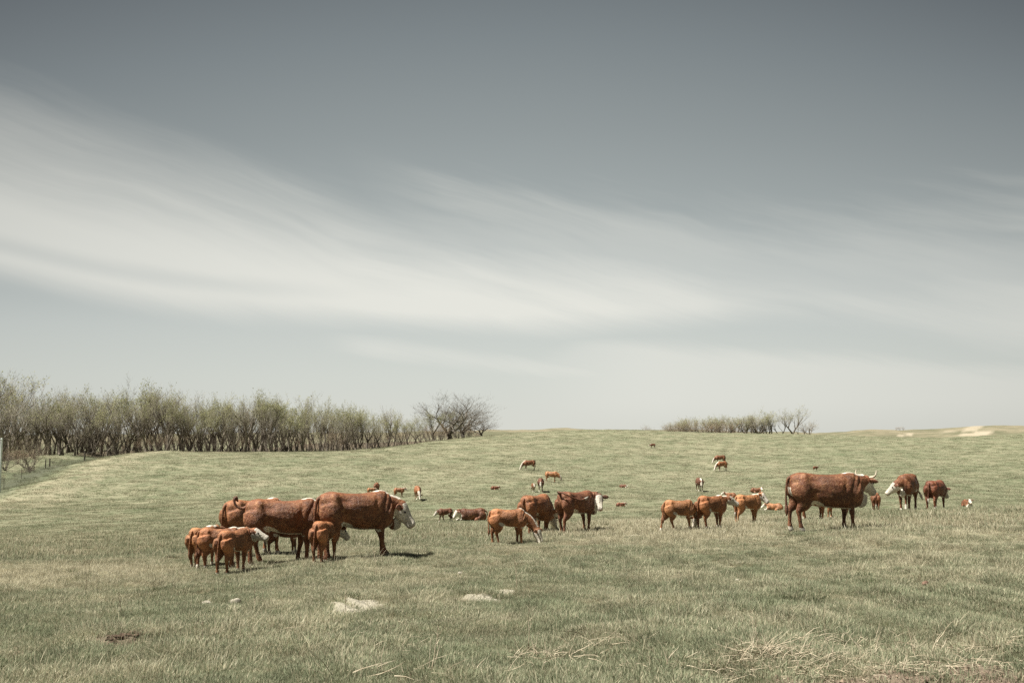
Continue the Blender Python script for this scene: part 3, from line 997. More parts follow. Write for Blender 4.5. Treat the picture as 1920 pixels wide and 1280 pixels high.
class Soup:
    def __init__(s):
        s.v, s.f = [], []

    def loft(s, C_, S, U, w, h, n=14, p=1.0):
        """closed tube through rings; C_,S,U (k,3), w,h (k,)"""
        b0 = len(s.v)
        k = len(C_)
        th = np.linspace(0, 2 * np.pi, n, endpoint=False)
        cx, sx = np.cos(th), np.sin(th)
        if p != 1.0:
            cx = np.sign(cx) * np.abs(cx) ** p; sx = np.sign(sx) * np.abs(sx) ** p
        for i in range(k):
            ring = C_[i] + np.outer(cx * w[i], S[i]) + np.outer(sx * h[i], U[i])
            s.v.extend(ring.tolist())
        for i in range(k - 1):
            for j in range(n):
                a, b = b0 + i * n + j, b0 + i * n + (j + 1) % n
                s.f.append((a, b, b + n, a + n))
        c0 = len(s.v); s.v.append(list(C_[0])); s.v.append(list(C_[-1]))
        for j in range(n):
            s.f.append((c0, b0 + (j + 1) % n, b0 + j))
            s.f.append((c0 + 1, b0 + (k - 1) * n + j, b0 + (k - 1) * n + (j + 1) % n))

    def limb(s, pts, radii, side, n=10, k=3):
        """pts with (lateral, fore-aft) radii"""
        A = crm(np.hstack([np.asarray(pts, float), np.asarray(radii, float)]), k)
        P, rl, rf = A[:, :3], A[:, 3], A[:, 4]
        T = np.gradient(P, axis=0)
        T /= np.linalg.norm(T, axis=1)[:, None] + 1e-9
        S = np.tile(np.asarray(side, float), (len(P), 1))
        S = S - (S * T).sum(1)[:, None] * T
        S /= np.linalg.norm(S, axis=1)[:, None] + 1e-9
        U = np.cross(T, S)
        s.loft(P, S, U, np.maximum(rl, .004), np.maximum(rf, .004), n)

    def ball(s, c, r, n=10):
        k = 7
        ph = np.linspace(0.12, np.pi - 0.12, k)
        C_ = np.array([[c[0], c[1], c[2] - r[2] * math.cos(a)] for a in ph])
        w = np.array([r[0] * math.sin(a) for a in ph]); h = np.array([r[1] * math.sin(a) for a in ph])
        s.loft(C_, np.tile([1.0, 0, 0], (k, 1)), np.tile([0, 1.0, 0], (k, 1)), w, h, n)

    def mesh(s, name, mat):
        me = bpy.data.meshes.new(name)
        me.from_pydata(s.v, [], s.f)
        me.update()
        me.materials.append(mat)
        return me


def make_animal(spec):
    calf = spec['kind'] == 'calf'
    pose = spec.get('pose', 'level')
    lie = spec.get('lie', False)
    K = 0.625 if calf else 1.0
    lod = 0 if spec['h'] > 38 else 1
    rnd = random.Random(spec['seed'])
    XS = spec.get('stretch', .82 if calf else .95)
    sp = Soup()
    # ---- torso: x, top, bottom, half width (adult metres)
    T0 = [(-.80, 1.20, 1.02, .07), (-.765, 1.29, .92, .15), (-.67, 1.345, .83, .22), (-.53, 1.37, .79, .275), (-.38, 1.355, .755, .285), (-.15, 1.325, .675, .335),
          (.12, 1.315, .625, .36), (.34, 1.33, .62, .33), (.50, 1.365, .62, .275), (.63, 1.365, .62, .235), (.73, 1.31, .64, .20), (.81, 1.20, .70, .155), (.86, 1.06, .80, .09)]
    depth = spec.get('depth', 0.92 if calf else 1.0)
    fat = spec.get('fat', 0.80 if calf else 1.0)
    A = []
    for (x, zt, zb, w) in T0:
        zt2 = zt * K
        zb2 = zt2 - (zt - zb) * K * depth
        A.append((x * K * XS, zt2, zb2, w * K * fat))
    A = crm(A, 3)
    drop = 0.0
    if lie:
        drop = A[:, 2].min() - 0.02
    Cc = np.stack([A[:, 0], 0 * A[:, 0], (A[:, 1] + A[:, 2]) / 2 - drop], 1)
    n = len(A)
    sp.loft(Cc, np.tile([0, 1.0, 0], (n, 1)), np.tile([0, 0, 1.0], (n, 1)), A[:, 3] * (1.08 if lie else 1), (A[:, 1] - A[:, 2]) / 2, 18, 0.86)
    wy = K * fat
    # ---- hips, thighs, shoulders, legs
    seg_leg = []
    sw = spec.get('legs') or [rnd.uniform(-7, 9), rnd.uniform(-12, 4), rnd.uniform(-6, 8), rnd.uniform(-9, 5)]   # hind L, hind R, fore L, fore R
    lk = K * (1.20 if calf else 1.12)
    for q, sgn in ((0, 1), (1, -1)):
        y = sgn
        if lie:
            z0 = 0.0
            sp.ball((-.50 * K, y * .24 * wy, .30 * K), (.34 * K, .15 * K, .30 * K))
            sp.limb([(-.35 * K, y * .34 * wy, .22 * K), (-.10 * K, y * .42 * K, .12 * K), (-.30 * K, y * .44 * K, .06 * K), (-.02 * K, y * .46 * K, .05 * K)],
                    [(.09 * K, .10 * K), (.07 * K, .08 * K), (.05 * K, .05 * K), (.045 * K, .045 * K)], (0, 1, 0))
        else:
            ph = math.tan(R(sw[q]))
            pz = 1.05 * K
            pts = [(-.58, .15, 1.12), (-.56, .18, .95), (-.53, .19, .78), (-.57, .185, .62), (-.66, .175, .49), (-.655, .17, .38), (-.64, .17, .22), (-.625, .17, .13), (-.60, .17, .06), (-.575, .17, .0)]
            rad = [(.12, .22), (.135, .245), (.12, .20), (.085, .13), (.052, .070), (.042, .046), (.037, .040), (.046, .050), (.046, .052), (.055, .065)]
            P = []
            for (x, yy, z) in pts:
                zz = z * K
                P.append((x * K * XS + ph * (pz - zz), y * yy * (K * (.80 if calf else 1)), zz))
            sp.limb(P, [(a * lk, b * lk) for a, b in rad], (0, 1, 0), 12)
            seg_leg.append(P)
    for q, sgn in ((2, 1), (3, -1)):
        y = sgn
        if lie:
            sp.limb([(.55 * K, y * .20 * wy, .28 * K), (.72 * K, y * .22 * K, .12 * K), (.95 * K, y * .20 * K, .07 * K), (.78 * K, y * .25 * K, .045 * K)],
                    [(.11 * K, .15 * K), (.07 * K, .09 * K), (.06 * K, .055 * K), (.045 * K, .045 * K)], (0, 1, 0))
        else:
            ph = math.tan(R(sw[q]))
            pz = 1.0 * K
            pts = [(.52, .13, 1.15), (.60, .18, .95), (.555, .19, .78), (.49, .18, .66), (.495, .165, .53), (.505, .16, .41), (.495, .16, .27), (.495, .16, .13), (.52, .16, .06), (.535, .16, .0)]
            rad = [(.09, .16), (.11, .18), (.095, .145), (.075, .10), (.055, .066), (.052, .054), (.036, .038), (.045, .047), (.045, .052), (.054, .062)]
            P = []
            for (x, yy, z) in pts:
                zz = z * K
                P.append((x * K * XS + ph * (pz - zz), y * yy * (K * (.80 if calf else 1)), zz))
            sp.limb(P, [(a * lk, b * lk) for a, b in rad], (0, 1, 0), 12)
            seg_leg.append(P)
    # ---- neck and head
    HK = K * (1.06 if calf else 1.05)
    yaw_n, yaw_h = R(spec.get('neck_yaw', 0)), R(spec.get('head_yaw', spec.get('neck_yaw', 0)))
    Ln = (.44 if calf else .46) * K
    if pose == 'graze':
        Ln = (.92 if calf else .86) * K

    def neck(pn, ph_):
        m_ = 8
        P = np.array([.52 * K * XS, 0, 1.06 * K - drop]) if not calf else np.array([.50 * K * XS, 0, 1.12 * K - drop])
        cs, ss, ups = [P.copy()], [], []
        p0 = R(8) if pose != 'graze' else R(-5)
        for i in range(m_):
            t = (i + 1) / m_
            ya = yaw_n * t
            pi_ = p0 + (pn - p0) * min(1, t * 1.5)
            Tn = np.array([math.cos(pi_) * math.cos(ya), math.cos(pi_) * math.sin(ya), math.sin(pi_)])
            S = np.array([-math.sin(ya), math.cos(ya), 0])
            ss.append(S); ups.append(np.cross(Tn, S))
            P = P + Tn * Ln / m_
            cs.append(P.copy())
        ss.insert(0, ss[0]); ups.insert(0, ups[0])
        D = np.array([math.cos(ph_) * math.cos(yaw_h), math.cos(ph_) * math.sin(yaw_h), math.sin(ph_)])
        Sh = np.array([-math.sin(yaw_h), math.cos(yaw_h), 0])
        Uh = np.cross(D, Sh)
        poll = P + Uh * .03 * K
        nose = poll + D * .50 * HK
        return np.array(cs), np.array(ss), np.array(ups), poll, D, Sh, Uh, nose
    pn = R(spec.get('neck_pitch', {'up': 42, 'level': 14, 'low': -18, 'graze': -50}[pose]))
    hp = R(spec.get('head_pitch', {'up': -32, 'level': -42, 'low': -50, 'graze': -68}[pose]))
    if pose == 'graze' and 'neck_pitch' not in spec:
        best = min((abs(neck(R(a), hp)[7][2] - 0.07 * K), a) for a in range(-80, -12, 3))
        pn = R(best[1])
    cs, ss, ups, poll, D, Sh, Uh, nose = neck(pn, hp)
    tt = np.linspace(0, 1, len(cs))
    nh = np.interp(tt, [0, .35, .7, 1], [.31, .275, .225, .175]) * K * (.80 if calf else 1)
    nw = np.interp(tt, [0, .35, .7, 1], [.21, .18, .145, .12]) * K * (.80 if calf else 1)
    cs2 = cs - np.array([0, 0, 1.0]) * (np.interp(tt, [0, .5, 1], [.06, .03, 0]) * K)[:, None]
    sp.loft(cs2, ss, ups, nw, nh, 14)
    hs = np.array([(-.07, .08, .09, 0), (-.03, .118, .125, -.01), (.05, .136, .155, -.035), (.13, .134, .16, -.05), (.22, .112, .14, -.045), (.31, .092, .112, -.028),
                   (.39, .086, .098, -.018), (.44, .090, .093, -.015), (.475, .078, .075, -.018), (.49, .04, .04, -.018)])
    hs = crm(hs, 2)
    Ch = poll + np.outer(hs[:, 0] * HK, D) + np.outer(hs[:, 3] * HK, Uh)
    k = len(hs)
    sp.loft(Ch, np.tile(Sh, (k, 1)), np.tile(Uh, (k, 1)), hs[:, 1] * HK, hs[:, 2] * HK, 14, .92)
    # brisket and dewlap
    if not lie:
        bk = np.array([(.80, .72, .10), (.88, .66, .105), (.93, .72, .08), (.98, .85, .05)]) if not calf else np.array([(.66, .82, .07), (.74, .82, .06), (.8, .88, .05)])
        sp.limb([(a * K, 0, b * K) for a, b, c in bk], [(c * K * .9, c * K * 1.25) for a, b, c in bk], (0, 1, 0), 10)
    if spec.get('udder', not calf) and not lie:
        sp.ball((-.40 * K, 0, .68 * K), (.15 * K, .13 * K, .12 * K))
    # ---- one continuous skin
    vox = (.021 if lod == 0 else .036) * (K if not calf else .68 if lod == 0 else .74)
    me0 = sp.mesh('tmp', M_COAT)
    tmp = bpy.data.objects.new('tmp', me0)
    COL.objects.link(tmp)
    rm = tmp.modifiers.new('r', 'REMESH'); rm.mode = 'VOXEL'; rm.voxel_size = vox
    smo = tmp.modifiers.new('s', 'SMOOTH'); smo.factor = 0.5; smo.iterations = 4 if lod == 0 else 2
    dg = bpy.context.evaluated_depsgraph_get()
    me = bpy.data.meshes.new_from_object(tmp.evaluated_get(dg))
    # bones and muscles under the hide
    nv = len(me.vertices)
    co = np.zeros(nv * 3); me.vertices.foreach_get('co', co); co = co.reshape(-1, 3)
    no = np.zeros(nv * 3); me.vertices.foreach_get('normal', no); no = no.reshape(-1, 3)
    X, Yl, Zl = co[:, 0] / (K * XS), np.abs(co[:, 1]) / K, (co[:, 2] + drop) / K
    ys = np.clip((Yl - .03) / .08, 0, 1)
    def bump(x0, z0, rx, rz, amp, tilt=0.0):
        dx, dz = X - x0, Zl - z0
        u = (dx * math.cos(tilt) + dz * math.sin(tilt)) / rx; v = (-dx * math.sin(tilt) + dz * math.cos(tilt)) / rz
        return amp * np.exp(-(u * u + v * v)) * ys
    bony = spec.get('bony', .62 if calf else .85)
    D_ = bump(-.50, 1.29, .07, .07, .035) + bump(-.27, 1.20, .13, .09, -.045) + bump(-.73, 1.24, .05, .06, .02) + bump(-.30, .88, .16, .12, -.030)
    D_ += bump(.50, 1.08, .07, .24, .022, -.25) + bump(.36, 1.02, .05, .26, -.026, -.25) + bump(.62, .92, .10, .09, .022) + bump(-.52, .95, .14, .2, .016) + bump(-.36, 1.0, .05, .24, -.018, .3)
    D_ += (0 if calf else .0045 * rnd.uniform(.3, 1.2)) * np.sin(X * 62 + Zl * 14) * np.exp(-((X - .08) / .22) ** 2) * np.clip((Zl - .72) / .1, 0, 1) * np.clip((1.22 - Zl) / .1, 0, 1) * ys
    D_ += .014 * np.exp(-((X - .70) / .10) ** 2) * np.sin(X * 48 - Zl * 26) * (Zl > .6) * ys
    co2 = co + no * (D_ * bony * K)[:, None]
    me.vertices.foreach_set('co', co2.ravel()); me.update()
    bpy.data.objects.remove(tmp); bpy.data.meshes.remove(me0)
    me.name = 'body'
    me.materials.clear(); me.materials.append(M_COAT)
    me.polygons.foreach_set('use_smooth', np.ones(len(me.polygons), bool))
    nv = len(me.vertices)
    co = np.zeros(nv * 3); me.vertices.foreach_get('co', co); co = co.reshape(-1, 3)
    no = np.zeros(nv * 3); me.vertices.foreach_get('normal', no); no = no.reshape(-1, 3)
    x, y, z = co.T
    # ---- markings
    white = np.zeros(nv); pink = np.zeros(nv); dark = np.zeros(nv)
    rel = co - poll
    th = (rel @ D) / HK; sh = (rel @ Sh) / HK; uh = (rel @ Uh) / HK
    inhead = (th > -.10) & (th < .62) & (np.abs(sh) < .17) & (uh > -.22) & (uh < .2)
    face = spec.get('face', 'white')
    if face == 'white':
        wh = inhead * np.clip((th + .05 - .15 * np.clip(np.abs(sh) - .07, 0, 1) / .05) / .06, 0, 1)
        white = np.maximum(white, np.where(inhead, np.clip((th + .02) / .05, 0, 1), 0))
        side = np.clip((np.abs(sh) - .095) / .02, 0, 1) * np.clip((.13 - th) / .05, 0, 1) * (uh > -.05)
        white = np.where(inhead, white * (1 - .75 * side), white)
    elif face == 'blaze':
        white = np.where(inhead & (uh > -.02), np.clip((.065 - np.abs(sh)) / .02, 0, 1) * (th > 0), white)
    dark = np.where(inhead & (th > .45), .75, dark) if spec.get('dark_nose') else dark
    pink = np.where(inhead & (th > .47), .55, pink)
    zt = np.interp(x, A[:, 0], A[:, 1]) - drop; zb = np.interp(x, A[:, 0], A[:, 2]) - drop
    # crest stripe from the withers to the poll
    onneck = (x > .55 * K) & (z > zt - .16 * K) & (~inhead)
    dn = np.min(np.linalg.norm(co[:, None, :] - (cs2 + ups * nh[:, None])[None], axis=2), axis=1)
    if spec.get('crest', rnd.random() < .75):
        white = np.maximum(white, np.where(~inhead, np.clip((.115 * K - dn) / (.05 * K), 0, 1), 0))
    # belly, brisket, throat
    if not lie:
        bel = np.clip((.05 * K - (z - zb)) / (.05 * K), 0, 1) * (np.abs(y) < .24 * K) * (x > -.50 * K) * (x < 1.0 * K) * (no[:, 2] < -.30) * (z > zb - .03 * K)
        white = np.maximum(white, bel)
        flank = np.exp(-(((x + .24 * K) / (.15 * K)) ** 2 + ((z - zb - .01 * K) / (.075 * K)) ** 2)) * (np.abs(y) < .38 * K) * (z > zb - .05 * K)
        white = np.maximum(white, np.clip(flank * 1.3 * spec.get('flank', 1.0), 0, 1))
    else:
        white = np.maximum(white, np.clip((x - .62 * K) / (.1 * K), 0, 1) * (z < .42 * K) * .9)
    throat = np.clip((x - .78 * K) / (.08 * K), 0, 1) * (z < .92 * K - drop) * (z > .55 * K - drop) * (np.abs(y) < .12 * K)
    white = np.maximum(white, throat * .9)
    if spec.get('socks', None) is None:
        socks = [rnd.uniform(.04, .26) for _ in range(4)]
    else:
        socks = [spec['socks']] * 4
    if not lie:
        for qi, (fx, fy) in enumerate(((-1, 1), (-1, -1), (1, 1), (1, -1))):
            msk = (np.sign(x) == fx) & (np.sign(y) == fy)
            white = np.maximum(white, np.where(msk, np.clip((socks[qi] * K - z) / (.05 * K), 0, 1), 0))
        dark = np.maximum(dark, np.where(z < .045 * K, .8, 0))
        if spec.get('rump', rnd.random() < .4):
            white = np.maximum(white, np.clip((-.74 * K - x) / (.04 * K), 0, 1) * (np.abs(y) < .10 * K) * (z < 1.02 * K) * (z > .62 * K) * .7)
    fattr(me, 'white', white); fattr(me, 'pink', pink); fattr(me, 'dark', dark)

    # ---- assemble
    name = spec.get('name', 'calf' if calf else 'cow')
    root = empty(name)
    color = spec.get('color') or ((.285, .115, .048) if calf else (.165, .060, .028))
    jit = rnd.uniform(.88, 1.12)
    color = (color[0] * jit * .88, color[1] * jit * .76, color[2] * jit * .68, 1)

    def part(nm, me_, mat=None):
        o = bpy.data.objects.new(nm, me_)
        COL.objects.link(o); o.parent = root; o.color = color
        return o
    part('body', me)
    # tail
    tl = spec.get('tail', 'hang')
    if lie:
        tl = 'lie'
    zd = drop
    tp = {'hang': [(-.76, 0, 1.24), (-.82, 0, 1.22), (-.855, 0.01, 1.05), (-.865, .03, .80), (-.86, .04, .62), (-.86, .03, .50), (-.865, .02, .36)],
          'side': [(-.74, 0, 1.26), (-.90, -.02, 1.36), (-.86, -.20, 1.33), (-.62, -.40, 1.20), (-.32, -.45, 1.10), (-.05, -.46, 1.13), (.12, -.44, 1.20)],
          'up': [(-.66, -.06, 1.30), (-.80, -.02, 1.19), (-.92, .0, 1.19), (-1.01, .02, 1.26), (-1.03, .03, 1.35), (-1.0, .06, 1.39), (-.95, .10, 1.31)],
          'swish': [(-.76, 0, 1.24), (-.90, .02, 1.22), (-.96, .08, 1.0), (-.98, .18, .78), (-.95, .28, .62), (-.92, .34, .50), (-.9, .38, .38)],
          'lie': [(-.80, 0, 1.24), (-.90, .05, 1.10), (-.96, .12, .85), (-.95, .2, .66), (-.85, .3, .62), (-.75, .36, .60), (-.65, .4, .6)]}[tl]
    ts = Soup()
    tp = [(a * K * (XS if c > .3 else 1), b * K, c * K - zd) for a, b, c in tp]
    tr = [.05, .036, .027, .022, .030, .046, .012]
    ts.limb(tp, [(r_ * K, r_ * K) for r_ in tr], (0, 1, 0), 8, 3)
    tm = ts.mesh('tail', M_COAT)
    tm.polygons.foreach_set('use_smooth', np.ones(len(tm.polygons), bool))
    tx = np.array([v.co for v in tm.vertices]); dend = np.linalg.norm(tx - np.array(tp[-1]), axis=1)
    fattr(tm, 'white', np.clip((.26 * K - dend) / (.06 * K), 0, 1) * spec.get('switch', rnd.choice([0, .9, .9])))
    fattr(tm, 'dark', np.zeros(len(tx)) + (.25 if not calf else .1)); fattr(tm, 'pink', np.zeros(len(tx)))
    part('tail', tm)
    # ears, eyes, horns
    for sg in (1, -1):
        es = Soup()
        base = poll + D * .025 * HK + Sh * sg * .10 * HK + Uh * .02 * HK
        dr = Sh * sg * .92 - D * .12 + Uh * (.05 if calf else -.08) + np.array([0, 0, -.12])
        dr /= np.linalg.norm(dr)
        pts = [base + dr * t_ * HK for t_ in (0, .05, .12, .18, .225)]
        es.limb(pts, [(w_ * HK, th_ * HK) for w_, th_ in ((.028, .022), (.055, .018), (.062, .014), (.042, .011), (.008, .006))], D * .75 - Uh * .3, 8, 2)
        em = es.mesh('ear', M_COAT)
        em.polygons.foreach_set('use_smooth', np.ones(len(em.polygons), bool))
        ne = len(em.vertices)
        fattr(em, 'white', np.zeros(ne) + (.2 if calf else .15)); fattr(em, 'dark', np.zeros(ne) + .15); fattr(em, 'pink', np.zeros(ne) + .15)
        part('ear', em)
        if lod == 0:
            ys = Soup()
            ec = poll + D * .165 * HK + Sh * sg * .108 * HK + Uh * .035 * HK
            ys.ball(ec, (.026 * HK, .026 * HK, .022 * HK), 8)
            part('eye', ys.mesh('eye', M_EYE))
        if spec.get('horns'):
            hs_ = Soup()
            hb = poll + Sh * sg * .085 * K + Uh * .07 * K
            pts = [hb, hb + Sh * sg * .10 * K + Uh * .03 * K, hb + Sh * sg * .17 * K + np.array([0, 0, .08]) * K, hb + Sh * sg * .17 * K + np.array([0, 0, .20]) * K + D * .03]
            hs_.limb(pts, [(.032 * K,) * 2, (.028 * K,) * 2, (.020 * K,) * 2, (.006 * K,) * 2], D, 8, 2)
            part('horn', hs_.mesh('horn', M_HORN))
        if spec.get('ear_tag') and sg == spec['ear_tag']:
            gs = Soup()
            tc_ = poll + D * .02 * HK + Sh * sg * .20 * HK + Uh * .03 * HK + np.array([0, 0, -.06])
            gs.loft(np.array([tc_ + np.array([0, 0, .04]), tc_ + np.array([0, 0, -.045])]), np.tile(Sh, (2, 1)), np.tile(Uh, (2, 1)), [.028, .034], [.006, .006], 6)
            part('ear_tag', gs.mesh('ear_tag', M_TAG))
    return root, (1.365 * K - drop)


def row_at(px, Y):
    x = q_of(px) * Y
    return to_px(x, Y, gz(x, Y))[1]


def place_animal(spec):
    px, row, h = spec['px'], spec['row'], spec['h']
    root, H = make_animal(spec)
    Yn = H * FPX / h
    if 'Y' in spec:
        Y = spec['Y']
    else:
        best = None
        for kk in np.linspace(-.28, .28, 57):
            Yk = Yn * math.exp(kk)
            e_ = abs(row_at(px, Yk) - row - (3 if spec['h'] > 40 else 1)) + 14.0 * kk * kk / .08
            if best is None or e_ < best[0]:
                best = (e_, Yk)
        Y = best[1]
    s = h * Y / FPX / H
    s = min(1.22, max(.80, s))
    x, y = q_of(px, row) * Y, Y
    root.location = (x, y, gz(x, y) - 0.015)
    root.rotation_euler = (0, 0, R(spec.get('dir', 0)))
    root.scale = (s, s, s)
    calf = spec['kind'] == 'calf'
    tag(root, spec['label'], 'calf' if calf else 'cow', 'cattle grazing on the pasture')
    print('ANIMAL %s px %d want row %d got %.0f  Y %.1f scale %.2f' % (spec['kind'], px, row, row_at(px, Y), Y, s))
    return root


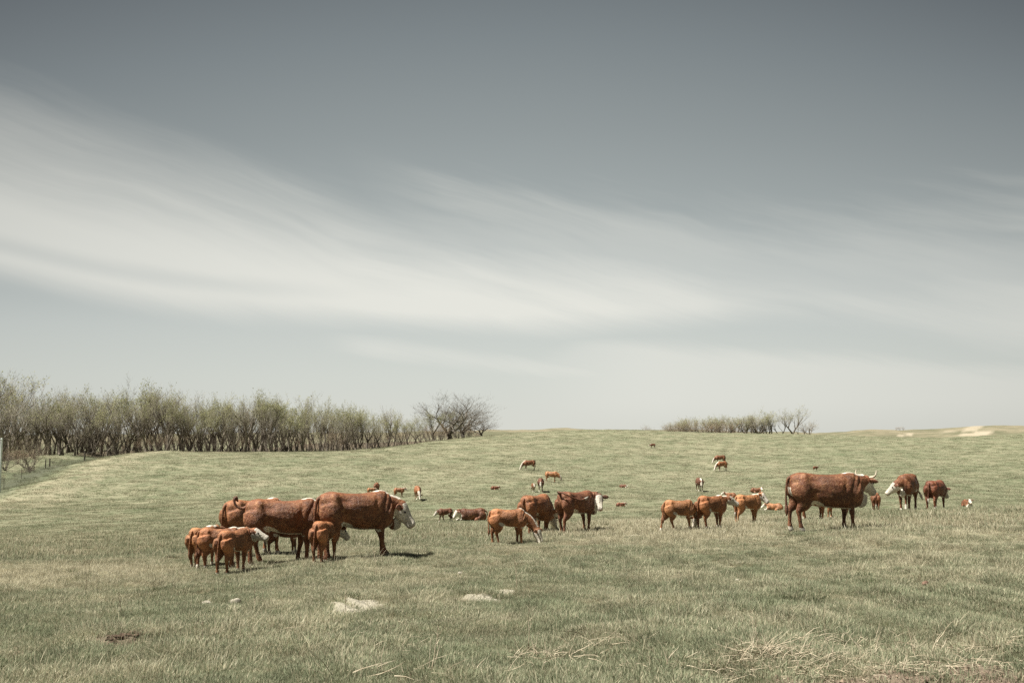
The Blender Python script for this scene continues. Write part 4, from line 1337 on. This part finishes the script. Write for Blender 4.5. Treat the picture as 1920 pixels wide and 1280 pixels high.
LT = (.42, .215, .10)      # light orange calf
MD = (.32, .145, .065)
RD = (.17, .068, .034)     # dark red
RB = (.215, .092, .042)
HERD = [
    # left group
    dict(kind='cow', px=664, row=1044, h=126, dir=30, neck_yaw=-14, head_yaw=-40, pose='level', neck_pitch=-8, head_pitch=-58, color=RB, tail='hang', legs=[-4, -1, 16, 4], udder=True, crest=True, socks=.08, depth=1.05,
         label='big red brown cow with lowered white face, foremost of the left group'),
    dict(kind='cow', px=528, row=1052, h=121, dir=18, pose='level', neck_pitch=-4, color=RB, tail='up', switch=0, legs=[9, -3, -8, 2], socks=.10, flank=1.2,
         label='stout brown cow with raised curled tail, head hidden behind the big cow'),
    dict(kind='cow', px=474, row=1030, h=106, Y=22.3, dir=46, pose='level', neck_pitch=-6, color=MD, tail='hang', switch=.9, rump=True, legs=[-5, 5, -3, 6],
         label='light brown cow with pale rump standing behind the left calves, mostly hidden'),
    dict(kind='calf', px=378, row=1061, h=76, dir=76, pose='level', color=LT, socks=.2, tail='hang', rump=True,
         label='leftmost calf of the herd, orange rump and white hind foot, seen from behind'),
    dict(kind='calf', px=410, row=1063, h=77, dir=28, pose='level', color=MD, tail='hang', legs=[-8, 4, 5, -4], crest=True, switch=0,
         label='brown calf standing sideways with dark tail, just right of the leftmost calf'),
    dict(kind='calf', px=436, row=1073, h=83, dir=70, neck_yaw=-50, head_yaw=-78, pose='level', neck_pitch=12, head_pitch=-26, color=MD, tail='hang', socks=.16, legs=[-3, 4, 3, -3],
         label='nearest calf of the left group, seen from behind, muzzle to the right'),
    dict(kind='calf', px=608, row=1052, h=80, Y=19.2, dir=76, neck_yaw=-35, pose='low', color=MD, tail='hang', socks=.12, depth=.8,
         label='calf seen from behind at the rump of the big left cow'),
    dict(kind='calf', px=530, row=1040, h=60, Y=22.6, dir=10, pose='low', color=RD, tail='hang',
         label='dark calf in the shade behind the stout cow, only its legs showing'),
    # centre group
    dict(kind='calf', px=952, row=1019, h=68, dir=10, pose='graze', neck_yaw=-22, head_yaw=-40, color=(.37, .175, .08), tail='hang', legs=[-2, 10, -2, 6], socks=.14, switch=0,
         label='orange brown calf grazing side on with white face, nearest of the middle group'),
    dict(kind='cow', px=1004, row=1000, h=75, dir=58, pose='graze', color=(.27, .12, .055), tail='hang', rump=False, switch=0,
         label='grazing brown cow seen from behind, over the calves of the middle group'),
    dict(kind='calf', px=1012, row=1001, h=50, dir=24, pose='level', neck_pitch=-4, color=LT, tail='hang',
         label='light orange calf half hidden behind the grazing calf, facing right'),
    dict(kind='cow', px=1080, row=995, h=78, dir=44, pose='level', neck_pitch=12, head_pitch=-58, neck_yaw=-58, head_yaw=-128, color=(.19, .078, .04), tail='side', switch=1.0, ear_tag=-1, crest=False, flank=1.2,
         label='dark red cow looking at the camera, white face, yellow ear tag, tail over its side'),
    # calves right of the middle
    dict(kind='calf', px=1273, row=991, h=58, dir=14, neck_yaw=62, head_yaw=95, pose='graze', color=LT, tail='hang', legs=[-16, 14, 12, 2], switch=0, fat=.9, depth=.95,
         label='orange calf with its head hidden, leftmost of the three calves in a row'),
    dict(kind='calf', px=1334, row=989, h=64, dir=34, neck_yaw=-22, head_yaw=-28, pose='level', neck_pitch=12, head_pitch=-32, color=MD, tail='hang', socks=.2, rump=True, legs=[-4, 7, 3, -5],
         label='brown calf with white face looking right, middle of the three calves in a row'),
    dict(kind='calf', px=1402, row=977, h=55, dir=28, neck_yaw=-8, head_yaw=-66, pose='up', neck_pitch=34, head_pitch=-48, color=LT, tail='hang', socks=.12, crest=True,
         label='light calf with raised head and white shoulder, rightmost of the three calves in a row'),
    dict(kind='calf', px=1452, row=948, h=14, lie=True, dir=160, pose='level', color=LT, label='pale calf lying in the grass just beyond the rightmost calf of the row'),
    dict(kind='calf', px=1369, row=922, h=10, lie=True, dir=172, pose='up', color=MD, label='small brown calf lying beyond the row of three calves, white head to the left'),
    # right group
    dict(kind='cow', px=1548, row=991, h=108, dir=4, pose='level', neck_yaw=12, head_yaw=38, neck_pitch=14, head_pitch=-40, color=(.19, .082, .040), tail='hang', horns=True, legs=[-8, 1, -1, 5], socks=.13, crest=True, flank=1.1, fat=1.08, name='cow', switch=0, stretch=1.06, depth=1.13,
         label='largest cow, horned, standing side on with white socks at the right'),
    dict(kind='calf', px=1528, row=975, h=50, Y=30.5, dir=6, pose='low', color=MD, tail='hang', label='calf suckling behind the largest cow, its legs showing under her belly'),
    dict(kind='calf', px=1572, row=974, h=48, Y=31.5, dir=150, pose='low', color=LT, tail='hang', label='second calf behind the largest cow, right of the suckling calf'),
    dict(kind='calf', px=1642, row=957, h=37, dir=76, pose='level', neck_pitch=-5, color=(.24, .10, .05), tail='hang', label='calf seen from behind between the largest cow and the cow with the turned white face'),
    dict(kind='cow', px=1702, row=954, h=68, dir=238, neck_yaw=-50, head_yaw=-64, pose='level', crest=False, neck_pitch=-14, head_pitch=-46, color=(.18, .072, .034), tail='swish', fat=1.05, legs=[0, 0, 8, -6],
         label='round bodied cow turned to the left with big white face, right of the largest cow'),
    dict(kind='cow', px=1755, row=950, h=56, dir=48, neck_yaw=-12, pose='level', neck_pitch=-22, head_pitch=-60, color=(.16, .05, .028), tail='hang', switch=.9,
         label='dark cow facing away to the right with lowered head, rightmost standing cow'),
    dict(kind='calf', px=1812, row=912, h=15, lie=True, dir=262, pose='up', color=RB, label='calf lying down at the far right, white face towards the camera'),
    # farther off
    dict(kind='cow', px=783, row=934, h=25, dir=282, pose='graze', neck_yaw=10, color=MD, label='cow grazing towards the camera beyond the head of the big left cow'),
    dict(kind='calf', px=748, row=930, h=18, dir=4, pose='level', neck_pitch=28, color=MD, label='small calf standing side on just left of the cow grazing towards the camera'),
    dict(kind='cow', px=706, row=925, h=22, dir=96, pose='graze', color=RB, label='far brown cow seen from behind over the back of the big left cow'),
    dict(kind='calf', px=696, row=926, h=14, dir=10, pose='level', color=LT, label='small orange calf at the side of the far cow above the big left cow'),
    dict(kind='calf', px=835, row=977, h=26, dir=200, pose='low', neck_yaw=6, color=RD, tail='hang', socks=.2, legs=[6, -12, -16, 10], label='dark red calf walking left with head low, left of the lying white faced cow'),
    dict(kind='cow', px=886, row=975, h=24, lie=True, dir=192, neck_yaw=25, pose='level', neck_pitch=20, head_pitch=-55, K=.8, color=RD, label='lying dark cow with white face to the left, between the left and middle groups'),
    dict(kind='cow', px=993, row=880, h=19, dir=196, pose='graze', color=RB, label='grazing cow facing left, high on the slope above the middle group'),
    dict(kind='cow', px=1034, row=903, h=20, dir=350, pose='graze', color=LT, label='light orange cow grazing to the right above the middle group'),
    dict(kind='cow', px=1014, row=920, h=25, dir=268, pose='level', neck_pitch=-8, head_pitch=-68, color=(.13, .055, .04), face='blaze', label='dark cow with white blaze facing the camera beyond the middle group'),
    dict(kind='calf', px=1000, row=920, h=16, dir=278, pose='level', color=RB, label='tiny calf to the left of the cow with the white blaze'),
    dict(kind='calf', px=928, row=916, h=7, lie=True, dir=20, pose='level', color=(.30, .13, .08), face='none', label='reddish calf lying alone left of the tiny calf beyond the middle group'),
    dict(kind='calf', px=1168, row=914, h=6, lie=True, dir=330, pose='level', color=RD, label='tiny calf lying with white head showing, right of the looking cow, upper one'),
    dict(kind='calf', px=1164, row=949, h=8, lie=True, dir=15, pose='level', color=(.30, .14, .09), label='reddish calf resting in the grass right of the looking cow, lower one'),
    dict(kind='cow', px=1351, row=868, h=16, dir=186, pose='graze', color=RB, label='cow behind the orange cow, upper one of the pair on the right slope'),
    dict(kind='cow', px=1354, row=881, h=18, dir=205, pose='graze', color=MD, label='orange cow, lower one of the pair on the right slope'),
    dict(kind='calf', px=1417, row=886, h=10, lie=True, dir=350, pose='up', neck_yaw=-50, head_yaw=-70, color=RB, label='calf lying with raised white head to the right of the cow pair on the slope'),
    dict(kind='calf', px=1529, row=881, h=9, dir=20, pose='level', color=RD, label='tiny dark calf on the slope just above the back of the largest cow'),
    dict(kind='cow', px=1312, row=920, h=25, dir=270, pose='level', neck_pitch=-6, head_pitch=-70, color=(.12, .05, .035), face='blaze', label='lone dark cow facing the camera with white blaze, above the row of three calves'),
    dict(kind='calf', px=1224, row=838, h=9, dir=190, pose='low', color=RD, face='none', label='highest calf of all, a dark speck just under the crest of the hill'),
]
for _i, _s in enumerate(HERD):
    _s['seed'] = 100 + _i
    place_animal(_s)
# ------------------------------------------------------------------ grass
GC = bpy.data.collections.new('grass_sources')      # not linked to the scene: only instanced


def blade_clump(name, seed, nb, rad, hmin, hmax, w, curve=.5, segs=2, lean=.35, tone=(0, 1)):
    rs = np.random.RandomState(seed)
    V, F, T, Hh = [], [], [], []
    for k in range(nb):
        a, rr = rs.uniform(0, 2 * np.pi), rad * math.sqrt(rs.uniform())
        bx, by = rr * math.cos(a), rr * math.sin(a)
        h = rs.uniform(hmin, hmax)
        la = a + rs.uniform(-1.6, 1.6)
        ln = abs(rs.normal(0, lean)) + .08
        dx, dy = math.cos(la) * ln * h, math.sin(la) * ln * h
        sa = rs.uniform(0, np.pi)
        sx, sy = math.cos(sa) * w / 2, math.sin(sa) * w / 2
        t = rs.uniform(*tone)
        i0 = len(V)
        for s in range(segs + 1):
            u = s / segs
            cx, cy = bx + dx * u ** (1 + curve), by + dy * u ** (1 + curve)
            cz = h * u * (1 - .25 * ln * u)
            ww = 1 - .35 * u
            if s < segs:
                V += [(cx - sx * ww, cy - sy * ww, cz - (.02 if s == 0 else 0)), (cx + sx * ww, cy + sy * ww, cz - (.02 if s == 0 else 0))]
                T += [t, t]; Hh += [cz, cz]
            else:
                V.append((cx, cy, cz)); T.append(t); Hh.append(cz)
        for s in range(segs - 1):
            a_ = i0 + 2 * s
            F.append((a_, a_ + 1, a_ + 3, a_ + 2))
        a_ = i0 + 2 * (segs - 1)
        F.append((a_, a_ + 1, a_ + 2))
    me = mesh_np(name, V, F, M_GRASS, link=False)
    fattr(me, 'tone', T); fattr(me, 'hgt', np.clip(np.array(Hh) / hmax, 0, 1))
    o = bpy.data.objects.new(name, me)
    GC.objects.link(o)
    return o


# order by name = instance index
for k in range(4): blade_clump('grass_a%d' % k, 10 + k, 130, .16, .02, .060, .0050, segs=2, lean=.42)         # 0-3 short sward
for k in range(3): blade_clump('grass_b%d' % k, 20 + k, 60, .09, .035, .10, .0050, segs=2, lean=.32)            # 4-6 taller tufts
for k in range(3): blade_clump('grass_c%d' % k, 30 + k, 16, .16, .06, .24, .0040, segs=3, lean=.42, tone=(0, .35))   # 7-9 thin dry stalks
for k in range(3): blade_clump('grass_d%d' % k, 40 + k, 80, .55, .03, .10, .016, segs=1, lean=.55)             # 10-12 far sward, coarse
for k in range(2): blade_clump('grass_e%d' % k, 50 + k, 34, .45, .08, .24, .010, segs=2, lean=.4, tone=(0, .4))    # 13-14 far tall dry


def scatter(name, n, r0, r1, kinds, probs, s0, s1, seed, azh=37, dryf=0.0, keep=None, kind_fn=None, power=1.0, label=None, jit=.19):
    rs = np.random.RandomState(seed)
    az = R(azh) * rs.uniform(-1, 1, n)
    r = (r0 ** (2 - power) + (r1 ** (2 - power) - r0 ** (2 - power)) * rs.uniform(size=n)) ** (1 / (2 - power))
    x, y = r * np.sin(az), r * np.cos(az)
    sand, soil = bare_masks(x, y)
    ok = rs.uniform(size=n) > np.maximum(sand * .92, soil * .95 - .02)
    if keep is not None:
        ok &= rs.uniform(size=n) < keep(x, y)
    x, y = x[ok], y[ok]
    n = len(x)
    z = ground(x, y)
    dry = dryness(x, y) + dryf + rs.normal(0, jit, n)
    kd = rs.choice(kinds, n, p=probs)
    lush = 1 + .22 * wav(x, y, 1.2, 41) + .16 * wav(x, y, 5.0, 42)
    sc = rs.uniform(s0, s1, n) * np.clip(lush, .5, 1.35) * np.clip(1.12 - .014 * (np.hypot(x, y) - 8), .8, 1.1)
    me = bpy.data.meshes.new(name)
    me.vertices.add(n)
    me.vertices.foreach_set('co', np.stack([x, y, z - .005], 1).astype(np.float32).ravel())
    me.update()
    fattr(me, 'dry', np.clip(dry, 0, 1) if dryf > -1 else np.full(n, -1.0)); fattr(me, 'rot', rs.uniform(0, 6.283, n)); fattr(me, 'scl', sc)
    a = me.attributes.new('kind_id', 'INT', 'POINT'); a.data.foreach_set('value', kd.astype(np.int32))
    o = bpy.data.objects.new(name, me)
    COL.objects.link(o)
    md = o.modifiers.new('scatter', 'NODES')
    md.node_group = GN
    tag(o, label, 'grass', None, 'stuff')
    print('SCATTER', name, n)
    return o


def make_gn():
    g = bpy.data.node_groups.new('scatter_grass', 'GeometryNodeTree')
    g.interface.new_socket('Geometry', in_out='INPUT', socket_type='NodeSocketGeometry')
    g.interface.new_socket('Geometry', in_out='OUTPUT', socket_type='NodeSocketGeometry')
    N = NT(g)
    gi, go = N.n('NodeGroupInput'), N.n('NodeGroupOutput')
    def na(nm, dt='FLOAT'):
        a = N.n('GeometryNodeInputNamedAttribute', data_type=dt); a.inputs['Name'].default_value = nm
        return a.outputs['Attribute']
    ci = N.n('GeometryNodeCollectionInfo')
    ci.inputs['Collection'].default_value = GC
    ci.inputs['Separate Children'].default_value = True
    ci.inputs['Reset Children'].default_value = True
    mp = N.n('GeometryNodeMeshToPoints')
    N.l(gi.outputs[0], mp.inputs['Mesh'])
    ip = N.n('GeometryNodeInstanceOnPoints')
    N.l(mp.outputs[0], ip.inputs['Points'])
    N.l(ci.outputs[0], ip.inputs['Instance'])
    ip.inputs['Pick Instance'].default_value = True
    N.l(na('kind_id', 'INT'), ip.inputs['Instance Index'])
    er = N.n('FunctionNodeEulerToRotation')
    cb = N.n('ShaderNodeCombineXYZ')
    N.l(na('rot'), cb.inputs[2]); N.l(cb.outputs[0], er.inputs[0])
    N.l(er.outputs[0], ip.inputs['Rotation'])
    N.l(na('scl'), ip.inputs['Scale'])
    N.l(ip.outputs[0], go.inputs[0])
    return g


GN = make_gn()


def tall_keep(x, y):
    return np.clip((dryness(x, y) - .34) * 2.2, .04, 1.0)


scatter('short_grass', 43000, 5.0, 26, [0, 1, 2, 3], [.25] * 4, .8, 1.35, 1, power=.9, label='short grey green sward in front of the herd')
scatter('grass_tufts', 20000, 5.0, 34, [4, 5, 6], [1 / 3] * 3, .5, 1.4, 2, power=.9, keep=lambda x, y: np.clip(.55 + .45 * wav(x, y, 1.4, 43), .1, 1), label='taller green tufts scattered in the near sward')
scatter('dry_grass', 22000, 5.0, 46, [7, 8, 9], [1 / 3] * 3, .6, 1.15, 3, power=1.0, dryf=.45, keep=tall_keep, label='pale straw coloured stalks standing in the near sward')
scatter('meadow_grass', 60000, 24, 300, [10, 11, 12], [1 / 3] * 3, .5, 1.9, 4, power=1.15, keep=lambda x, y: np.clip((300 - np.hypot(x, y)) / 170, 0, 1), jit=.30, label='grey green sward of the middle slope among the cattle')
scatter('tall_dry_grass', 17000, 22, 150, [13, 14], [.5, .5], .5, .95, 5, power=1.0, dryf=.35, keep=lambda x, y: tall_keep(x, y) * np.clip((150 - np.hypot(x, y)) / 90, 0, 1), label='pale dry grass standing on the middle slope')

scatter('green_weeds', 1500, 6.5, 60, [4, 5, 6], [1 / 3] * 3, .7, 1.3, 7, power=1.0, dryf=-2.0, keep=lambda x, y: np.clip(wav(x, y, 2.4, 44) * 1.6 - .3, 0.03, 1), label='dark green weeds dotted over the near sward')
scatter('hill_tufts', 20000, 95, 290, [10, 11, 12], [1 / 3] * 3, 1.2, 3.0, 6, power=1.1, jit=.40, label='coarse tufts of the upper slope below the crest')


# ------------------------------------------------------------------ stalks, stones and litter in the foreground
def stalk(V, F, p, d, L, r, rnd, bend=.25, n=5):
    d = Vector(d).normalized()
    P = Vector(p)
    i0 = len(V)
    for i in range(n + 1):
        a = d.cross(Vector((0, 0, 1)))
        if a.length < .05: a = Vector((1, 0, 0))
        a.normalize(); b = d.cross(a)
        rr = r * (1 - .7 * i / n)
        for k in range(3):
            t = 2.094 * k
            V.append(P + (a * math.cos(t) + b * math.sin(t)) * rr)
        P = P + d * L / n
        g = gz(P.x, P.y) + .02
        if P.z < g: P.z = g
        d = (d + Vector((rnd.uniform(-bend, bend), rnd.uniform(-bend, bend), rnd.uniform(-bend, bend * .6)))).normalized()
    for i in range(n):
        for k in range(3):
            a_, b_ = i0 + i * 3 + k, i0 + i * 3 + (k + 1) % 3
            F.append((a_, b_, b_ + 3, a_ + 3))


def litter(name, px, row, n, rx, ry, Lr, rr, seed, label, up=.25, cat='dead weeds'):
    rnd = random.Random(seed)
    Y = min((abs(row_at(px, Yk) - row), Yk) for Yk in np.linspace(7, 30, 231))[1]
    cx, cy = at(px, Y, row)
    V, F = [], []
    for k in range(n):
        x, y = cx + rnd.gauss(0, rx), cy + rnd.gauss(0, ry)
        el = rnd.uniform(-.05, up) if rnd.random() < .75 else rnd.uniform(.3, 1.2)
        az = rnd.uniform(0, 6.28)
        stalk(V, F, (x, y, gz(x, y) + rnd.uniform(.01, .07)), (math.cos(az) * math.cos(el), math.sin(az) * math.cos(el), math.sin(el)), rnd.uniform(*Lr), rnd.uniform(*rr), rnd)
    c0 = Vector((cx, cy, gz(cx, cy)))
    o = mesh_np(name, [v - c0 for v in V], F, M_STRAW)
    o.location = c0
    tag(o, label, cat, None, 'stuff')
    return o


litter('dead_weeds', 1465, 1236, 210, .30, .18, (.05, .30), (.0015, .0050), 1, 'largest heap of broken pale weed stalks at the bottom, right of the middle', .45)
litter('dead_weeds', 1575, 1212, 60, .26, .14, (.06, .30), (.0015, .0045), 2, 'pale weed stalks trailing right of the largest heap', .5)
litter('dead_weeds', 1020, 1236, 110, .20, .12, (.05, .26), (.0015, .005), 3, 'bleached weed heap at the bottom, just right of the middle', .4)
litter('dead_weeds', 770, 1262, 34, .45, .10, (.10, .45), (.002, .0055), 4, 'flattened straw stalks near the bottom border, left of the middle', .25)
litter('dead_weeds', 1760, 1225, 170, .60, .20, (.05, .28), (.0015, .0045), 5, 'loose straw scattered before the bare soil, bottom right corner', .35)
litter('dead_weeds', 1620, 1258, 650, 1.1, .24, (.03, .20), (.0012, .004), 6, 'broken straw lying on the bare soil, bottom right', .2)
litter('dead_weeds', 620, 1200, 160, 1.1, .5, (.04, .22), (.0012, .0035), 7, 'thin straw scattered in the sward below the sand patch', .3)
litter('dead_weeds', 1350, 1255, 90, .45, .14, (.05, .28), (.0015, .0045), 8, 'straw stalks at the bottom border left of the largest heap', .3)
litter('dead_weeds', 1150, 1212, 16, .30, .15, (.12, .40), (.002, .005), 9, 'few crooked stalks right of the bleached heap', .5)


def weed_stem(px, row, H, seed, label, lean=.2):
    rnd = random.Random(seed)
    Y = min((abs(row_at(px, Yk) - row), Yk) for Yk in np.linspace(7, 34, 271))[1]
    cx, cy = at(px, Y, row)
    c0 = Vector((cx, cy, gz(cx, cy)))
    root = empty('weed_stalk', c0)
    V, F = [], []
    d = Vector((rnd.uniform(-lean, lean), rnd.uniform(-lean, lean), 1))
    stalk(V, F, c0, d, H, .006, rnd, .10, 6)
    mesh_np('stem', [v - c0 for v in V], F, M_STRAW, parent=root)
    V2, F2 = [], []
    for k in range(9):
        t = rnd.uniform(.35, 1)
        p = c0 + d.normalized() * H * t
        stalk(V2, F2, p, (rnd.uniform(-1, 1), rnd.uniform(-1, 1), rnd.uniform(.4, 1.4)), H * rnd.uniform(.1, .22), .003, rnd, .15, 3)
    mesh_np('branches', [v - c0 for v in V2], F2, M_STRAW, parent=root)
    tag(root, label, 'weed')


for i, (px, row, H, lb) in enumerate(((968, 1105, .62, 'tall pale weed stalk leaning left, above the second sand patch'), (648, 1150, .28, 'thin weed stalk just below the left sand patch'),
                                      (808, 1262, .45, 'forked pale stalk at the bottom, left of the middle'), (706, 1062, .5, 'thin dry stalk below the front legs of the big left cow'),
                                      (228, 1158, .35, 'single dry stalk in the sward at the left'), (1422, 1222, .35, 'upright straw stalk rising out of the largest weed heap'),
                                      (478, 1142, .32, 'upright stalk right of the two pale stones'), (990, 1222, .42, 'upright stalk rising from the bleached weed heap'),
                                      (1720, 1245, .30, 'crooked stalk standing before the bare soil at the right'), (1280, 1120, .34, 'thin stalk alone in the sward right of the middle'),
                                      (380, 1205, .30, 'thin stalk below the two pale stones'), (160, 1115, .5, 'stalk in the pale grass band at the left'))):
    weed_stem(px, row, H, 300 + i, lb)


def lump(name, px, row, size, mat, seed, label, cat, group=None, sink=.35):
    rnd = random.Random(seed)
    Y = min((abs(row_at(px, Yk) - row), Yk) for Yk in np.linspace(7, 40, 331))[1]
    x, y = at(px, Y, row)
    bm = bmesh.new()
    bmesh.ops.create_icosphere(bm, subdivisions=3, radius=1.0)
    o1, o2 = rnd.uniform(0, 20), rnd.uniform(0, 20)
    for v in bm.verts:
        n = v.co.normalized()
        k = 1 + .16 * math.sin(n.x * 3.1 + o1) * math.cos(n.y * 3.7 + o2) + .10 * math.sin(n.z * 6 + o1 + n.x * 5) + .05 * math.sin(n.y * 13 + o2)
        v.co = Vector((n.x * size[0], n.y * size[1], n.z * size[2])) * k
    o = bm_obj(name, bm, mat)
    o.data.polygons.foreach_set('use_smooth', np.ones(len(o.data.polygons), bool))
    o.location = (x, y, gz(x, y) + size[2] * (1 - 2 * sink) + .01)
    o.rotation_euler = (0, 0, rnd.uniform(0, 3))
    tag(o, label, cat, group)
    return o


lump('stone', 387, 1135, (.07, .06, .04), M_STONE, 1, 'pale stone in the grass, left one of two', 'stone')
lump('stone', 440, 1133, (.08, .06, .055), M_STONE, 2, 'pale stone in the grass, right and bigger one of two', 'stone')
lump('dirt_clod', 1735, 1098, (.05, .045, .05), M_CLAY, 3, 'small reddish clod lying alone in the sward at the right', 'clod')
def clods(name, pts, mat, seed, label, cat):
    rnd = random.Random(seed)
    root = None
    for px, row, s in pts:
        Y = min((abs(row_at(px, Yk) - row), Yk) for Yk in np.linspace(7, 40, 331))[1]
        x, y = at(px, Y, row)
        if root is None:
            root = empty(name, (x, y, gz(x, y)))
            tag(root, label, cat)
        bm = bmesh.new()
        bmesh.ops.create_icosphere(bm, subdivisions=2, radius=1.0)
        for v in bm.verts:
            k = rnd.uniform(.78, 1.15)
            v.co = Vector((v.co.x * s, v.co.y * s * .75, v.co.z * s * .5)) * k
        o = bm_obj('clod', bm, mat, root)
        o.location = Vector((x, y, gz(x, y) + s * .22)) - root.location
    return root


_r = random.Random(9)
clods('cow_dung', [(200 + 68 * t + _r.uniform(-5, 5), 1201 - 15 * t + _r.uniform(-5, 5), _r.uniform(.02, .05)) for t in [i / 34 for i in range(35)]], M_DUNG, 4, 'dark crumbled line of dry dung and soil in the sward at the lower left', 'dung')
lump('stone', 863, 1077, (.07, .04, .035), M_STONE, 6, 'flat pale stone in the grass right of the big left cow', 'stone')
lump('stone', 1383, 1091, (.035, .03, .03), M_STONE, 7, 'small white stone in the sward, right of the middle', 'stone')
lump('stone', 1478, 1113, (.03, .03, .025), M_STONE, 8, 'tiny white stone right of and below the small white stone', 'stone')


def soil_crumbs():
    """earth crumbs on the bare strip, nobody could count them"""
    rnd = random.Random(4)
    V, F = [], []
    n = 0
    while n < 900:
        a = R(rnd.uniform(4, 32)); r_ = rnd.uniform(7.3, 9.6)
        x, y = r_ * math.sin(a), r_ * math.cos(a)
        sd, so = bare_masks(np.array([x]), np.array([y]))
        if rnd.random() > so[0]:
            continue
        n += 1
        s = min(.05, .010 * math.exp(abs(rnd.gauss(0, .6))))
        z = gz(x, y) + s * .25
        i = len(V)
        for (ax, ay, az_) in ((1, 0, 0), (0, 1, 0), (-1, 0, 0), (0, -1, 0), (0, 0, 1), (0, 0, -1)):
            k = s * rnd.uniform(.6, 1.3)
            V.append((x + ax * k + rnd.uniform(-.3, .3) * s, y + ay * k, z + az_ * k * .8))
        for q in ((0, 1, 4), (1, 2, 4), (2, 3, 4), (3, 0, 4), (1, 0, 5), (2, 1, 5), (3, 2, 5), (0, 3, 5)):
            F.append(tuple(i + w for w in q))
    o = mesh_np('soil_crumbs', V, F, M_CRUMB)
    tag(o, 'brown earth crumbs on the bare strip at the bottom right', 'soil', None, 'stuff')


M_CRUMB = mat_plain('earth_crumb', (.07, .05, .038), (.24, .185, .135), 30.0, 0.95, 0.01, 0.05)
soil_crumbs()
